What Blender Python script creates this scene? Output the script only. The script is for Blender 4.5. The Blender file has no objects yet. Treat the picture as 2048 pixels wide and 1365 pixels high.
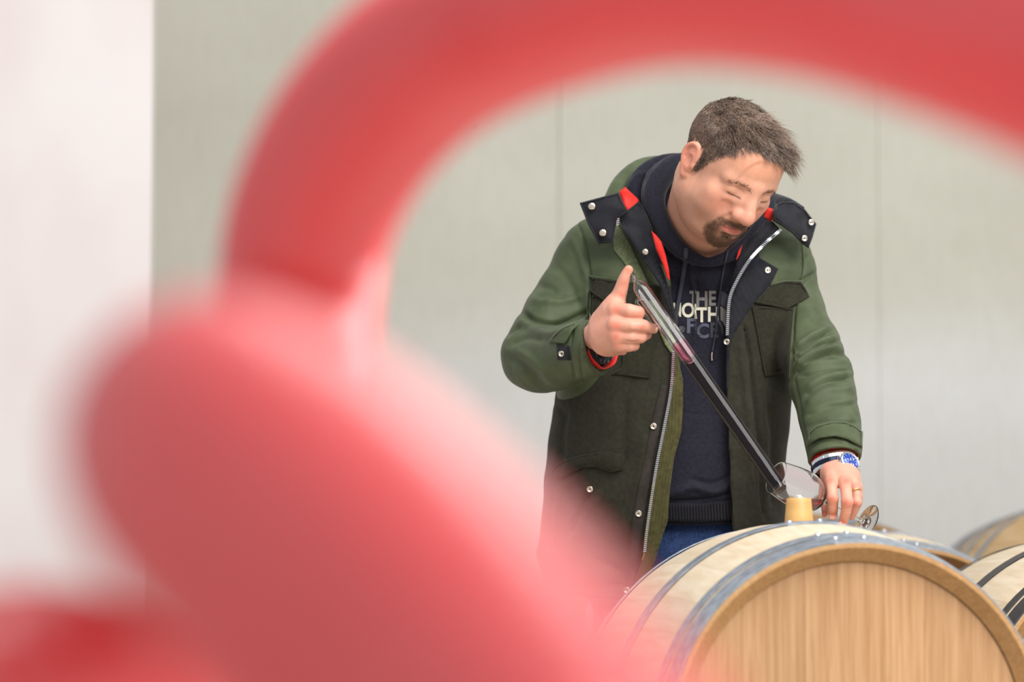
import bpy, bmesh, math, random
import numpy as np
from mathutils import Vector, Matrix
from mathutils.bvhtree import BVHTree
from mathutils.geometry import delaunay_2d_cdt
random.seed(7); rng = np.random.default_rng(7)
S = bpy.context.scene
COL = S.collection
PI = math.pi

# ---------------------------------------------------------------- camera, light, exposure
CAM_H = 0.83
PITCH = math.radians(4.98)
FPX = 7680.0                       # 135 mm lens on a 36 mm sensor, 2048 px wide
cam_d = bpy.data.cameras.new('camera'); cam = bpy.data.objects.new('camera', cam_d); COL.objects.link(cam)
cam_d.lens = 135; cam_d.sensor_width = 36; cam_d.clip_end = 100
cam.location = (0, 0, CAM_H); cam.rotation_euler = (PI/2 + PITCH, 0, 0)
cam_d.dof.use_dof = True; cam_d.dof.focus_distance = 6.8; cam_d.dof.aperture_fstop = 2.9
S.camera = cam
S.view_settings.view_transform = 'Standard'; S.view_settings.look = 'None'
S.view_settings.gamma = 1; S.view_settings.use_curve_mapping = False
S.view_settings.exposure = 0.0
w = bpy.data.worlds.new('world'); S.world = w; w.use_nodes = True
w.node_tree.nodes['Background'].inputs[0].default_value = (0.93, 0.97, 1.0, 1)
w.node_tree.nodes['Background'].inputs[1].default_value = 0.62
def area(name, loc, target, sx, sy, power, color=(1, 1, 1)):
    l = bpy.data.lights.new(name, 'AREA'); l.shape = 'RECTANGLE'; l.size = sx; l.size_y = sy; l.energy = power; l.color = color
    o = bpy.data.objects.new(name, l); COL.objects.link(o); o.location = loc
    o.rotation_euler = (Vector(target) - Vector(loc)).to_track_quat('-Z', 'Y').to_euler()
    return o
area('skylight', (1.6, 4.2, 4.6), (0.3, 7.0, 1.0), 4.2, 3.2, 285, (1.0, 0.985, 0.95))
area('side_fill_lamp', (2.7, 2.1, 3.5), (0.0, 3.0, 0.9), 2.3, 1.9, 175, (1.0, 0.98, 0.96))  # added lamp: brightens the foreground hose and sets its highlight

CR = np.array([[1, 0, 0], [0, -math.sin(PITCH), -math.cos(PITCH)], [0, math.cos(PITCH), -math.sin(PITCH)]])  # camera axes -> world
def to_world(v):
    return np.asarray(v, float) @ CR.T + np.array([0, 0, CAM_H])
def C(px, py, d):                  # photo measurement + real distance -> point, in metres
    return np.array([(px-1024)/FPX*d, -(py-682.5)/FPX*d, -d])
def P(px, py, d):
    return to_world(C(px, py, d))

# ---------------------------------------------------------------- object helpers
def tag(o, label=None, cat=None, group=None, kind=None):
    if label: o['label'] = label
    if cat: o['category'] = cat
    if group: o['group'] = group
    if kind: o['kind'] = kind
    return o
def empty(name, loc=(0, 0, 0), rz=0, parent=None):
    o = bpy.data.objects.new(name, None); COL.objects.link(o); o.location = loc; o.rotation_euler = (0, 0, rz)
    o.empty_display_size = 0.1
    if parent: o.parent = parent
    return o
def rawmesh(name, V, F, mats, smooth=True, midx=None, colors=None):
    V = np.ascontiguousarray(V, dtype=np.float32)
    me = bpy.data.meshes.new(name)
    if isinstance(F, np.ndarray):
        n = F.shape[1]
        me.vertices.add(len(V)); me.vertices.foreach_set('co', V.ravel())
        me.loops.add(F.size); me.loops.foreach_set('vertex_index', F.astype(np.int32).ravel())
        me.polygons.add(len(F)); me.polygons.foreach_set('loop_start', np.arange(0, F.size, n, dtype=np.int32))
        me.update(calc_edges=True)
    else:
        me.from_pydata([tuple(map(float, v)) for v in V], [], F)
    for m in (mats if isinstance(mats, (list, tuple)) else [mats]): me.materials.append(m)
    if smooth: me.polygons.foreach_set('use_smooth', np.ones(len(me.polygons), dtype=bool))
    if midx is not None: me.polygons.foreach_set('material_index', np.asarray(midx, dtype=np.int32))
    if colors is not None:
        a = me.color_attributes.new('Col', 'FLOAT_COLOR', 'POINT')
        c = np.ones((len(V), 4), dtype=np.float32); c[:, :3] = colors; a.data.foreach_set('color', c.ravel())
    me.validate(); me.update()
    return me
def mk(name, V, F, mats, parent=None, smooth=True, midx=None, colors=None):
    o = bpy.data.objects.new(name, rawmesh(name, V, F, mats, smooth, midx, colors)); COL.objects.link(o)
    if parent: o.parent = parent
    return o
def bmo(name, bm, mats, parent=None, smooth=True):
    me = bpy.data.meshes.new(name); bmesh.ops.recalc_face_normals(bm, faces=bm.faces); bm.to_mesh(me); bm.free()
    for m in (mats if isinstance(mats, (list, tuple)) else [mats]): me.materials.append(m)
    if smooth: me.polygons.foreach_set('use_smooth', np.ones(len(me.polygons), dtype=bool))
    o = bpy.data.objects.new(name, me); COL.objects.link(o)
    if parent: o.parent = parent
    return o
def bevel(o, w=0.002, n=2):
    m = o.modifiers.new('b', 'BEVEL'); m.width = w; m.segments = n; m.limit_method = 'ANGLE'; m.angle_limit = 0.6
    return o
def copy_tree(o, parent=None):
    c = o.copy(); COL.objects.link(c); c.parent = parent
    for ch in list(o.children): copy_tree(ch, c)
    return c
def box(bm, c, s):
    r = bmesh.ops.create_cube(bm, size=1); 
    for v in r['verts']: v.co = Vector((c[0]+v.co.x*s[0], c[1]+v.co.y*s[1], c[2]+v.co.z*s[2]))
    return r['verts']
def catmull(pts, n):
    P_ = np.array(pts, float); out = []
    Q = np.vstack([2*P_[0]-P_[1], P_, 2*P_[-1]-P_[-2]])
    for i in range(1, len(Q)-2):
        for t in np.linspace(0, 1, n, endpoint=False):
            a, b, c, d = Q[i-1], Q[i], Q[i+1], Q[i+2]
            out.append(0.5*((2*b)+(-a+c)*t+(2*a-5*b+4*c-d)*t*t+(-a+3*b-3*c+d)*t**3))
    out.append(P_[-1]); return np.array(out)
def tube_mesh(path, rad, sides=12, closed=False, caps=True):
    path = np.asarray(path, float); n = len(path); rad = np.broadcast_to(np.asarray(rad, float), (n,))
    if closed: T = np.roll(path, -1, 0)-np.roll(path, 1, 0)
    else: T = np.gradient(path, axis=0)
    T /= np.linalg.norm(T, axis=1)[:, None]+1e-12
    u = np.cross(T[0], [0.3, 0.2, 1.0]); u /= np.linalg.norm(u); V = []
    ang = np.arange(sides)*2*PI/sides
    for i in range(n):
        u = u-T[i]*(u@T[i]); u /= np.linalg.norm(u); v = np.cross(T[i], u)
        V.append(path[i]+rad[i]*(np.cos(ang)[:, None]*u+np.sin(ang)[:, None]*v))
    V = np.concatenate(V); F = []
    m = n if closed else n-1
    for i in range(m):
        a = i*sides; b = ((i+1) % n)*sides
        for j in range(sides):
            k = (j+1) % sides; F.append((a+j, a+k, b+k, b+j))
    if caps and not closed:
        F.append(tuple(range(sides-1, -1, -1))); F.append(tuple((n-1)*sides+j for j in range(sides)))
    return V, F
def lathe(prof, sides=48, axis0=(0, 0, 0), M=None):
    V = []; F = []; n = len(prof)
    for (r, z) in prof:
        for j in range(sides):
            a = 2*PI*j/sides; V.append((r*math.cos(a), r*math.sin(a), z))
    for i in range(n-1):
        for j in range(sides):
            k = (j+1) % sides; F.append((i*sides+j, i*sides+k, (i+1)*sides+k, (i+1)*sides+j))
    V = np.array(V)
    if M is not None: V = V @ np.array(M)[:3, :3].T + np.array(M)[:3, 3]
    return V, F
def frame_to(origin, zdir):
    z = np.array(zdir, float); z /= np.linalg.norm(z)
    x = np.cross([0.1, 0.3, 1.0], z); x /= np.linalg.norm(x); y = np.cross(z, x)
    M = np.eye(4); M[:3, 0] = x; M[:3, 1] = y; M[:3, 2] = z; M[:3, 3] = origin
    return M

# ---------------------------------------------------------------- materials
def lin(r, g, b):
    f = lambda c: (c/255/12.92) if c/255 <= 0.04045 else ((c/255+0.055)/1.055)**2.4
    return (f(r), f(g), f(b), 1)
def mat(name, col, rough=0.6, metal=0, spec=0.5, **kw):
    m = bpy.data.materials.new(name); m.use_nodes = True; nt = m.node_tree; b = nt.nodes['Principled BSDF']
    b.inputs['Base Color'].default_value = col; b.inputs['Roughness'].default_value = rough; b.inputs['Metallic'].default_value = metal
    b.inputs['Specular IOR Level'].default_value = spec
    for k, v in kw.items(): b.inputs[k.replace('_', ' ')].default_value = v
    return m
def N(m, t): return m.node_tree.nodes.new(t)
def L(m, a, b): m.node_tree.links.new(a, b)
def noise_color(m, c1, c2, scale=(5, 5, 5), detail=4, lo=0.35, hi=0.65, obj_rand=0.0, distort=0.0, coord='Object', mixin=None):
    nt = m.node_tree; b = nt.nodes['Principled BSDF']
    tc = N(m, 'ShaderNodeTexCoord'); mp = N(m, 'ShaderNodeMapping'); mp.inputs['Scale'].default_value = scale
    nz = N(m, 'ShaderNodeTexNoise'); nz.inputs['Scale'].default_value = 1; nz.inputs['Detail'].default_value = detail
    nz.inputs['Distortion'].default_value = distort
    L(m, tc.outputs[coord], mp.inputs[0])
    if obj_rand:
        oi = N(m, 'ShaderNodeObjectInfo'); ad = N(m, 'ShaderNodeVectorMath'); ad.operation = 'SCALE'
        cb = N(m, 'ShaderNodeCombineXYZ'); L(m, oi.outputs['Random'], cb.inputs[0]); L(m, oi.outputs['Random'], cb.inputs[1]); L(m, oi.outputs['Random'], cb.inputs[2])
        L(m, cb.outputs[0], ad.inputs[0]); ad.inputs['Scale'].default_value = 37
        a2 = N(m, 'ShaderNodeVectorMath'); L(m, mp.outputs[0], a2.inputs[0]); L(m, ad.outputs[0], a2.inputs[1]); L(m, a2.outputs[0], nz.inputs['Vector'])
    else: L(m, mp.outputs[0], nz.inputs['Vector'])
    mr = N(m, 'ShaderNodeMapRange'); mr.inputs[1].default_value = lo; mr.inputs[2].default_value = hi; L(m, nz.outputs[0], mr.inputs[0])
    mx = N(m, 'ShaderNodeMix'); mx.data_type = 'RGBA'; mx.inputs[6].default_value = c1; mx.inputs[7].default_value = c2
    L(m, mr.outputs[0], mx.inputs[0]); out = mx.outputs[2]
    if obj_rand:
        hs = N(m, 'ShaderNodeHueSaturation'); mr2 = N(m, 'ShaderNodeMapRange'); mr2.inputs[3].default_value = 1-obj_rand; mr2.inputs[4].default_value = 1+obj_rand
        L(m, oi.outputs['Random'], mr2.inputs[0]); L(m, mr2.outputs[0], hs.inputs['Value']); L(m, out, hs.inputs['Color']); out = hs.outputs[0]
    L(m, out, b.inputs['Base Color'])
    return out, nz, mp, tc
def add_bump(m, height, strength=0.3, dist=0.002):
    bp = N(m, 'ShaderNodeBump'); bp.inputs['Strength'].default_value = strength; bp.inputs['Distance'].default_value = dist
    L(m, height, bp.inputs['Height']); L(m, bp.outputs[0], m.node_tree.nodes['Principled BSDF'].inputs['Normal'])
def weave(m, scale, angle=0.7, strength=0.25, dist=0.001, typ='X'):
    tc = N(m, 'ShaderNodeTexCoord'); mp = N(m, 'ShaderNodeMapping'); mp.inputs['Rotation'].default_value = (0, angle, 0.2)
    wv = N(m, 'ShaderNodeTexWave'); wv.bands_direction = typ; wv.inputs['Scale'].default_value = scale; wv.inputs['Distortion'].default_value = 0.6
    L(m, tc.outputs['Object'], mp.inputs[0]); L(m, mp.outputs[0], wv.inputs[0]); add_bump(m, wv.outputs[1], strength, dist)

M = {}
# walls
m = M['wall'] = mat('concrete', lin(196, 195, 182), 0.85, spec=0.2)
out, nz, mp, tc = noise_color(m, lin(203, 201, 197), lin(216, 215, 212), (1.1, 1.1, 1.6), 6, 0.3, 0.7)
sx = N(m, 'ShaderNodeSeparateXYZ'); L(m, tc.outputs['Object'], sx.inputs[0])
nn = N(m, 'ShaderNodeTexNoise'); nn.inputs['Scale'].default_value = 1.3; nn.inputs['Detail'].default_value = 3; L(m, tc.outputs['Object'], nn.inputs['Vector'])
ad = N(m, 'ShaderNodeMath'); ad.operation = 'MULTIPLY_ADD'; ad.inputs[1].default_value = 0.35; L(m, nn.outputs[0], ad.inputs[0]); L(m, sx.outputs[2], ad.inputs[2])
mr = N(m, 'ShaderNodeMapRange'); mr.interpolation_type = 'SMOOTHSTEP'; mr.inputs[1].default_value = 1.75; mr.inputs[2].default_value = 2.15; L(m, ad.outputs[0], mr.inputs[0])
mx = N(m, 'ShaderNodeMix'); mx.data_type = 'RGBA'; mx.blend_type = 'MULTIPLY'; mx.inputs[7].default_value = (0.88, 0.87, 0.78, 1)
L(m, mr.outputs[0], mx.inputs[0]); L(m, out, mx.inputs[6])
mx2 = N(m, 'ShaderNodeMix'); mx2.data_type = 'RGBA'; mx2.blend_type = 'MULTIPLY'; mx2.inputs[7].default_value = (0.86, 0.85, 0.82, 1)
n2 = N(m, 'ShaderNodeTexNoise'); n2.inputs['Scale'].default_value = 45; n2.inputs['Detail'].default_value = 5; mp2 = N(m, 'ShaderNodeMapping'); mp2.inputs['Scale'].default_value = (1, 1, 0.25)
L(m, tc.outputs['Object'], mp2.inputs[0]); L(m, mp2.outputs[0], n2.inputs['Vector'])
mr3 = N(m, 'ShaderNodeMapRange'); mr3.inputs[1].default_value = 0.45; mr3.inputs[2].default_value = 0.8; mr3.inputs[4].default_value = 0.35; L(m, n2.outputs[0], mr3.inputs[0])
L(m, mr3.outputs[0], mx2.inputs[0]); L(m, mx.outputs[2], mx2.inputs[6])
# pores
vo = N(m, 'ShaderNodeTexVoronoi'); vo.inputs['Scale'].default_value = 5.0; L(m, tc.outputs['Object'], vo.inputs['Vector'])
mr4 = N(m, 'ShaderNodeMapRange'); mr4.inputs[1].default_value = 0.02; mr4.inputs[2].default_value = 0.035; mr4.inputs[3].default_value = 0.6; mr4.inputs[4].default_value = 0.0; L(m, vo.outputs['Distance'], mr4.inputs[0])
mx3 = N(m, 'ShaderNodeMix'); mx3.data_type = 'RGBA'; mx3.inputs[7].default_value = lin(120, 115, 100); L(m, mr4.outputs[0], mx3.inputs[0]); L(m, mx2.outputs[2], mx3.inputs[6])
L(m, mx3.outputs[2], m.node_tree.nodes['Principled BSDF'].inputs['Base Color'])
add_bump(m, n2.outputs[0], 0.15, 0.004)
m = M['white_wall'] = mat('white_plaster', lin(228, 220, 218), 0.8, spec=0.2)
noise_color(m, lin(232, 224, 222), lin(222, 206, 204), (2.0, 2.0, 1.2), 3, 0.35, 0.7)  # pinkish tint painted in for light bounced off the red hose
m = M['floor'] = mat('floor_concrete', lin(180, 176, 168), 0.5); noise_color(m, lin(170, 166, 158), lin(190, 186, 178), (2, 2, 2), 6)
# hose
m = M['hose'] = mat('red_pvc', lin(250, 94, 96), 0.30, spec=0.5)
m.node_tree.nodes['Principled BSDF'].inputs['Coat Weight'].default_value = 0.9
m.node_tree.nodes['Principled BSDF'].inputs['Coat Roughness'].default_value = 0.12
# wood
def wood(name, c1, c2, scale, rand, lo=0.3, hi=0.7, rough=0.55, bump=0.1):
    m = mat(name, c1, rough, spec=0.3)
    out, nz, mp, tc = noise_color(m, c1, c2, scale, 5, lo, hi, rand, 0.4)
    add_bump(m, nz.outputs[0], bump, 0.001)
    return m
M['stave'] = wood('stave_oak', lin(222, 206, 182), lin(206, 184, 154), (60, 4.5, 60), 0.05)
M['stave_old'] = wood('stave_oak_aged', lin(222, 190, 145), lin(190, 152, 100), (60, 4.5, 60), 0.06)
M['stave_brown'] = wood('stave_oak_brown', lin(176, 136, 84), lin(146, 106, 60), (60, 4.5, 60), 0.06)
M['chime'] = wood('chime_oak', lin(184, 142, 94), lin(164, 122, 78), (160, 40, 160), 0.03, 0.4, 0.75)
M['head'] = wood('head_oak', lin(188, 148, 108), lin(160, 118, 78), (110, 110, 3.4), 0.07, 0.32, 0.75, 0.5)
m = M['head']; nt_ = m.node_tree; bs_ = nt_.nodes['Principled BSDF']; prev = bs_.inputs['Base Color'].links[0].from_socket
tc_ = N(m, 'ShaderNodeTexCoord'); mp_ = N(m, 'ShaderNodeMapping'); mp_.inputs['Scale'].default_value = (320, 320, 9); n_ = N(m, 'ShaderNodeTexNoise'); n_.inputs['Scale'].default_value = 1; n_.inputs['Detail'].default_value = 4; n_.inputs['Distortion'].default_value = 1.2
L(m, tc_.outputs['Object'], mp_.inputs[0]); L(m, mp_.outputs[0], n_.inputs['Vector']); r_ = N(m, 'ShaderNodeMapRange'); r_.inputs[1].default_value = .45; r_.inputs[2].default_value = .8; r_.inputs[4].default_value = .55; L(m, n_.outputs[0], r_.inputs[0])
x_ = N(m, 'ShaderNodeMix'); x_.data_type = 'RGBA'; x_.blend_type = 'MULTIPLY'; x_.inputs[7].default_value = (.72, .58, .42, 1); L(m, r_.outputs[0], x_.inputs[0]); L(m, prev, x_.inputs[6]); L(m, x_.outputs[2], bs_.inputs['Base Color'])
m = M['galv'] = mat('galvanised_steel', lin(150, 158, 168), 0.42, 0.6)
noise_color(m, lin(172, 180, 190), lin(128, 138, 152), (60, 60, 60), 4, 0.3, 0.7)
M['dark_hoop'] = mat('dark_hoop_steel', lin(80, 76, 80), 0.45, 0.8)
M['rivet'] = mat('rivet_steel', lin(215, 215, 220), 0.25, 1.0)
M['rack'] = mat('painted_rack', lin(90, 92, 95), 0.5, 0.3)
m = M['bung'] = mat('silicone_bung', lin(232, 190, 118), 0.45, Subsurface_Weight=0.35, Subsurface_Scale=0.01)
m.node_tree.nodes['Principled BSDF'].inputs['Subsurface Radius'].default_value = (1, 0.6, 0.25)
noise_color(m, lin(206, 166, 104), lin(194, 150, 88), (14, 14, 60), 3)

# ---------------------------------------------------------------- the room
WALL_Y = 10.4
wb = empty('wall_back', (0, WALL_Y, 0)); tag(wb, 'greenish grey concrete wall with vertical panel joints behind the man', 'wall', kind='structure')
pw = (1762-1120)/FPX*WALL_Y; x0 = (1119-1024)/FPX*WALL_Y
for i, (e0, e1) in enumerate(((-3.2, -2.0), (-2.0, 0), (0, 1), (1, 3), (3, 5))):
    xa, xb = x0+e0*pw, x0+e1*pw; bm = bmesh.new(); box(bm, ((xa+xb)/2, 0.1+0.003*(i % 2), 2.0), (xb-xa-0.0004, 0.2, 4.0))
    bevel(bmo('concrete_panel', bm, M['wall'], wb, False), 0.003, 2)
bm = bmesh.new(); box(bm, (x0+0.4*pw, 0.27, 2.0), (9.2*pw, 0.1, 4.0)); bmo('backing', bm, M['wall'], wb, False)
WL_Y = 9.3
xe = (297-1024)/FPX*WL_Y
bm = bmesh.new(); box(bm, (xe-1.5, WL_Y+0.04, 2.0), (3.0, 0.08, 4.0))
tag(bevel(bmo('wall_left', bm, M['white_wall'], None, False), 0.004, 2), 'plain white wall end with painted-in pink bounce light at the left side of the picture', 'wall', kind='structure')
bm = bmesh.new(); box(bm, (0, 5.5, -0.05), (12, 14, 0.1))
tag(bmo('floor', bm, M['floor'], None, False), 'grey concrete cellar floor', 'floor', kind='structure')

# ---------------------------------------------------------------- barrels
BL, RB, RC = 0.95, 0.345, 0.296
def br(y): return RB-(RB-RC)*abs(2*y/BL-1)**2.0
def make_barrel(name, stave_m, hoop_m, chime_m, hoops, nst=30, planks=8, rot0=0.0, rivets=True, seed=1):
    rs = random.Random(seed)
    t = empty(name)
    ang = [2*PI*(i+rs.uniform(-0.13, 0.13))/nst for i in range(nst)]
    ys = [0, 0.03, 0.07, 0.16, 0.27, 0.38, 0.475, 0.57, 0.68, 0.79, 0.88, 0.92, BL]
    for i in range(nst):
        a0 = ang[i]+0.0004; a1 = (ang[(i+1) % nst]+(2*PI if i == nst-1 else 0))-0.0004
        # closed ring of (y, r) per angle
        prof = [(y, br(y)) for y in ys]
        inner = [(BL, br(BL)-0.008), (BL-0.024, RC-0.030), (BL-0.07, br(BL-.07)-0.030), (BL/2, RB-0.028), (0.07, br(.07)-0.030), (0.026, RC-0.028), (0, RC-0.007)]
        ring = prof+inner; n = len(ring); V = []; F = []; mi = []
        aa = [a0, a0*0.75+a1*0.25, (a0+a1)/2, a0*0.25+a1*0.75, a1]
        for a in aa:
            for (y, r) in ring: V.append((r*math.sin(a), y, r*math.cos(a)))
        for q in range(len(aa)-1):
            for j in range(n):
                k = (j+1) % n; F.append((q*n+j, q*n+k, (q+1)*n+k, (q+1)*n+j)); mi.append(0 if j < len(prof)-1 else 1)
        F.append(tuple(range(n-1, -1, -1))); mi.append(0); F.append(tuple((len(aa)-1)*n+j for j in range(n))); mi.append(0)
        o = mk('stave', V, F, [stave_m, chime_m], t, True, mi)
        o.data.polygons.foreach_set('use_smooth', [False]*len(F))
        mo = o.modifiers.new('e', 'EDGE_SPLIT') if False else None
    # heads
    for (yh, sgn) in ((0.030, 1), (BL-0.030-0.022, 1)):
        R = RC-0.0285; ws = [rs.uniform(0.75, 1.25) for _ in range(planks)]; tot = sum(ws); x = -R
        for wv in ws:
            wd = wv/tot*2*R; xa, xb = x+0.0001, x+wd-0.0001; x += wd; V = []
            xs = np.linspace(xa, xb, 7); top = [(q, math.sqrt(max(R*R-q*q, 0))) for q in xs]
            outl = top+[(q, -z) for q, z in reversed(top)]; n = len(outl)
            V = [(q, yh+0.0, z) for q, z in outl]+[(q, yh+0.022, z) for q, z in outl]
            F = [tuple(range(n)), tuple(range(2*n-1, n-1, -1))]+[(j, n+j, n+(j+1) % n, (j+1) % n) for j in range(n)]
            mk('head_plank', V, F, M['head'], t, False)
    # hoops
    for (ya, yb, tag_, off) in hoops:
        for side in (0, 1):
            y1, y2 = (ya, yb) if side == 0 else (BL-ya, BL-yb)
            sides = 96; V = []; F = []; st = rot0+off
            for j in range(sides+5):
                a = st+2*PI*j/sides; e = 0.0016*j/sides
                for (y, dr) in ((y1, 0.0003), (y1, 0.0022), ((y1+y2)/2, 0.0022), (y2, 0.0022), (y2, 0.0003)):
                    r = br(y)+dr+e; V.append((r*math.sin(a), y, r*math.cos(a)))
            for j in range(sides+4):
                for q in range(5):
                    k = (q+1) % 5; F.append((j*5+q, j*5+k, (j+1)*5+k, (j+1)*5+q))
            F.append((0, 1, 2, 3, 4)); F.append(tuple((sides+4)*5+q for q in (4, 3, 2, 1, 0)))
            h = mk('hoop', V, F, hoop_m, t, False)
            if rivets and side == 0:
                for da in (0.02, 0.17):
                    a = st+da; y = (y1+y2)/2; r = br(y)+0.004
                    c = np.array((r*math.sin(a), y, r*math.cos(a))); Mx = frame_to(c, (math.sin(a), 0, math.cos(a)))
                    Vv, Ff = lathe([(0.0001, 0.0042), (0.003, 0.0038), (0.0052, 0.0022), (0.0060, 0.0), (0.0055, -0.001)], 12, M=Mx)
                    mk('rivet', Vv, Ff, M['rivet'], h)
    return t
HO = [(0.002, 0.047, 'c', -0.13), (0.063, 0.085, 'q', -0.18), (0.283, 0.320, 'b', -0.15)]
def put(b, px, top, d, yaw, zc=None):     # centre of the front head at the photo column px, distance d
    X = P(px, 682, d); b.location = (X[0], X[1], zc); b.rotation_euler = (0, 0, yaw)
def rack(x, y, yaw, z, label):
    t = empty('barrel_rack', (x, y, 0), yaw); tag(t, label, 'rack', 'racks under the barrels')
    for yy in (0.2, 0.75):
        bm = bmesh.new(); box(bm, (0, yy, (z-RB)*0.5+0.01), (0.56, 0.05, 0.05)); bmo('crossbar', bm, M['rack'], t, False)
        for s in (-1, 1):
            bm = bmesh.new(); h = z-RB+0.075; box(bm, (s*0.24, yy, h/2-0.0), (0.05, 0.05, h-0.0)); bmo('post', bm, M['rack'], t, False)
barrel = make_barrel('wine_barrel', M['stave'], M['galv'], M['chime'], HO)
tag(barrel, 'large pale oak barrel in front with galvanised hoops and yellow bung on top', 'barrel', 'oak barrels')
ZC = 0.74
put(barrel, 1716, 0, 6.02, math.radians(8.6), ZC)
specs = [  # px, d, yaw, zc, mats, label
 (1823, 7.80, 7, 0.79, 'stave', 'galv', 'pale oak barrel behind the front barrel, its top arc seen at right'),
 (2290, 6.82, 7, 0.745, 'stave', 'dark_hoop', 'pale oak barrel with thin dark hoops at the lower right edge'),
 (1735, 9.10, 38, 0.89, 'stave_brown', 'galv', 'out of focus barrel with brown rim just right of the glass foot'),
 (2463, 9.02, 25, 0.925, 'stave_old', 'galv', 'honey coloured blurred barrel with four grey hoops at the right edge'),
 (785, 6.58, 3, 0.742, 'stave', 'galv', 'barrel at lower left showing its curved edge through the red hose blur'),
]
barrels = [(barrel, 'the front barrel')]
for i, (px, d, yaw, zc, sm, hm, lab) in enumerate(specs):
    ho = HO if i != 3 else [(0.002, 0.05, 'c', -0.1), (0.075, 0.105, 'q', -0.1), (0.15, 0.18, 'd', 0.1), (0.24, 0.27, 'b', 0.2)]
    b = make_barrel('wine_barrel', M[sm], M[hm], M['chime'], ho, 30, 8, rivets=(i < 2), seed=i+5)
    tag(b, lab, 'barrel', 'oak barrels'); put(b, px, 0, d, math.radians(yaw), zc)
    barrels.append((b, ['the barrel behind the front one', 'the barrel with dark hoops', 'the brown rimmed barrel', 'the honey coloured barrel', 'the barrel at lower left'][i]))
for b, nm in barrels:
    rack(b.location.x, b.location.y, b.rotation_euler.z, b.location.z, 'low grey steel rack carrying '+nm)
# bung
by = BL/2
def on_barrel(x, y, dz=0):
    v = Matrix.Rotation(barrel.rotation_euler.z, 3, 'Z') @ Vector((x, y, 0)); return (barrel.location.x+v.x, barrel.location.y+v.y, barrel.location.z+dz)
bl = on_barrel(0.012, by, RB-0.006)
V, F = lathe([(0.0001, 0), (0.0245, 0), (0.0248, 0.002), (0.0212, 0.046), (0.0202, 0.0478), (0.0185, 0.0484), (0.0001, 0.0484)], 40)
o = mk('bung', V, F, M['bung']); o.location = bl; tag(o, 'yellow silicone bung in the top of the front barrel', 'bung')

# ---------------------------------------------------------------- red hoses
def hose(name, ctrl, R, label, pitch=0.0105, amp=0.0032):
    pts = np.array([P(x, y, d) for x, y, d in ctrl]); path = catmull(pts, 60)
    seg = np.linalg.norm(np.diff(path, axis=0), axis=1); s = np.concatenate([[0], np.cumsum(seg)])
    n = int(s[-1]/pitch*6); si = np.linspace(0, s[-1], n); path = np.stack([np.interp(si, s, path[:, k]) for k in range(3)], 1)
    rad = R+amp*np.sign(np.sin(2*PI*si/pitch))*np.abs(np.sin(2*PI*si/pitch))**0.7
    V, F = tube_mesh(path, rad, 56)
    o = mk(name, V, F, M['hose']); tag(o, label, 'hose', 'red corrugated hoses'); return o
hose('corrugated_hose', [(640, 1900, 3.3), (596, 1250, 3.2), (590, 800, 3.15), (596, 600, 3.1), (625, 430, 3.05), (720, 250, 2.95), (880, 100, 2.85), (1100, 0, 2.75), (1350, -60, 2.6), (1620, -50, 2.45), (1880, 10, 2.3), (2180, 110, 2.1), (2500, 250, 1.95)], 0.0635,
     'red corrugated hose arching over the top of the picture')
hose('corrugated_hose', [(1560, 2150, 1.18), (1130, 1690, 1.22), (900, 1400, 1.28), (700, 1170, 1.36), (530, 990, 1.48), (430, 900, 1.66), (410, 890, 1.9), (470, 990, 2.2), (590, 1230, 2.6), (660, 1700, 2.9)], 0.0635,
     'thick blurred red hose bending across the lower left foreground')
hose('corrugated_hose', [(-600, 1780, 1.9), (-300, 1600, 1.92), (-40, 1450, 1.95), (150, 1440, 2.02), (300, 1620, 2.05), (360, 1950, 2.05)], 0.0635,
     'blurred red hose section in the bottom left corner')

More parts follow.
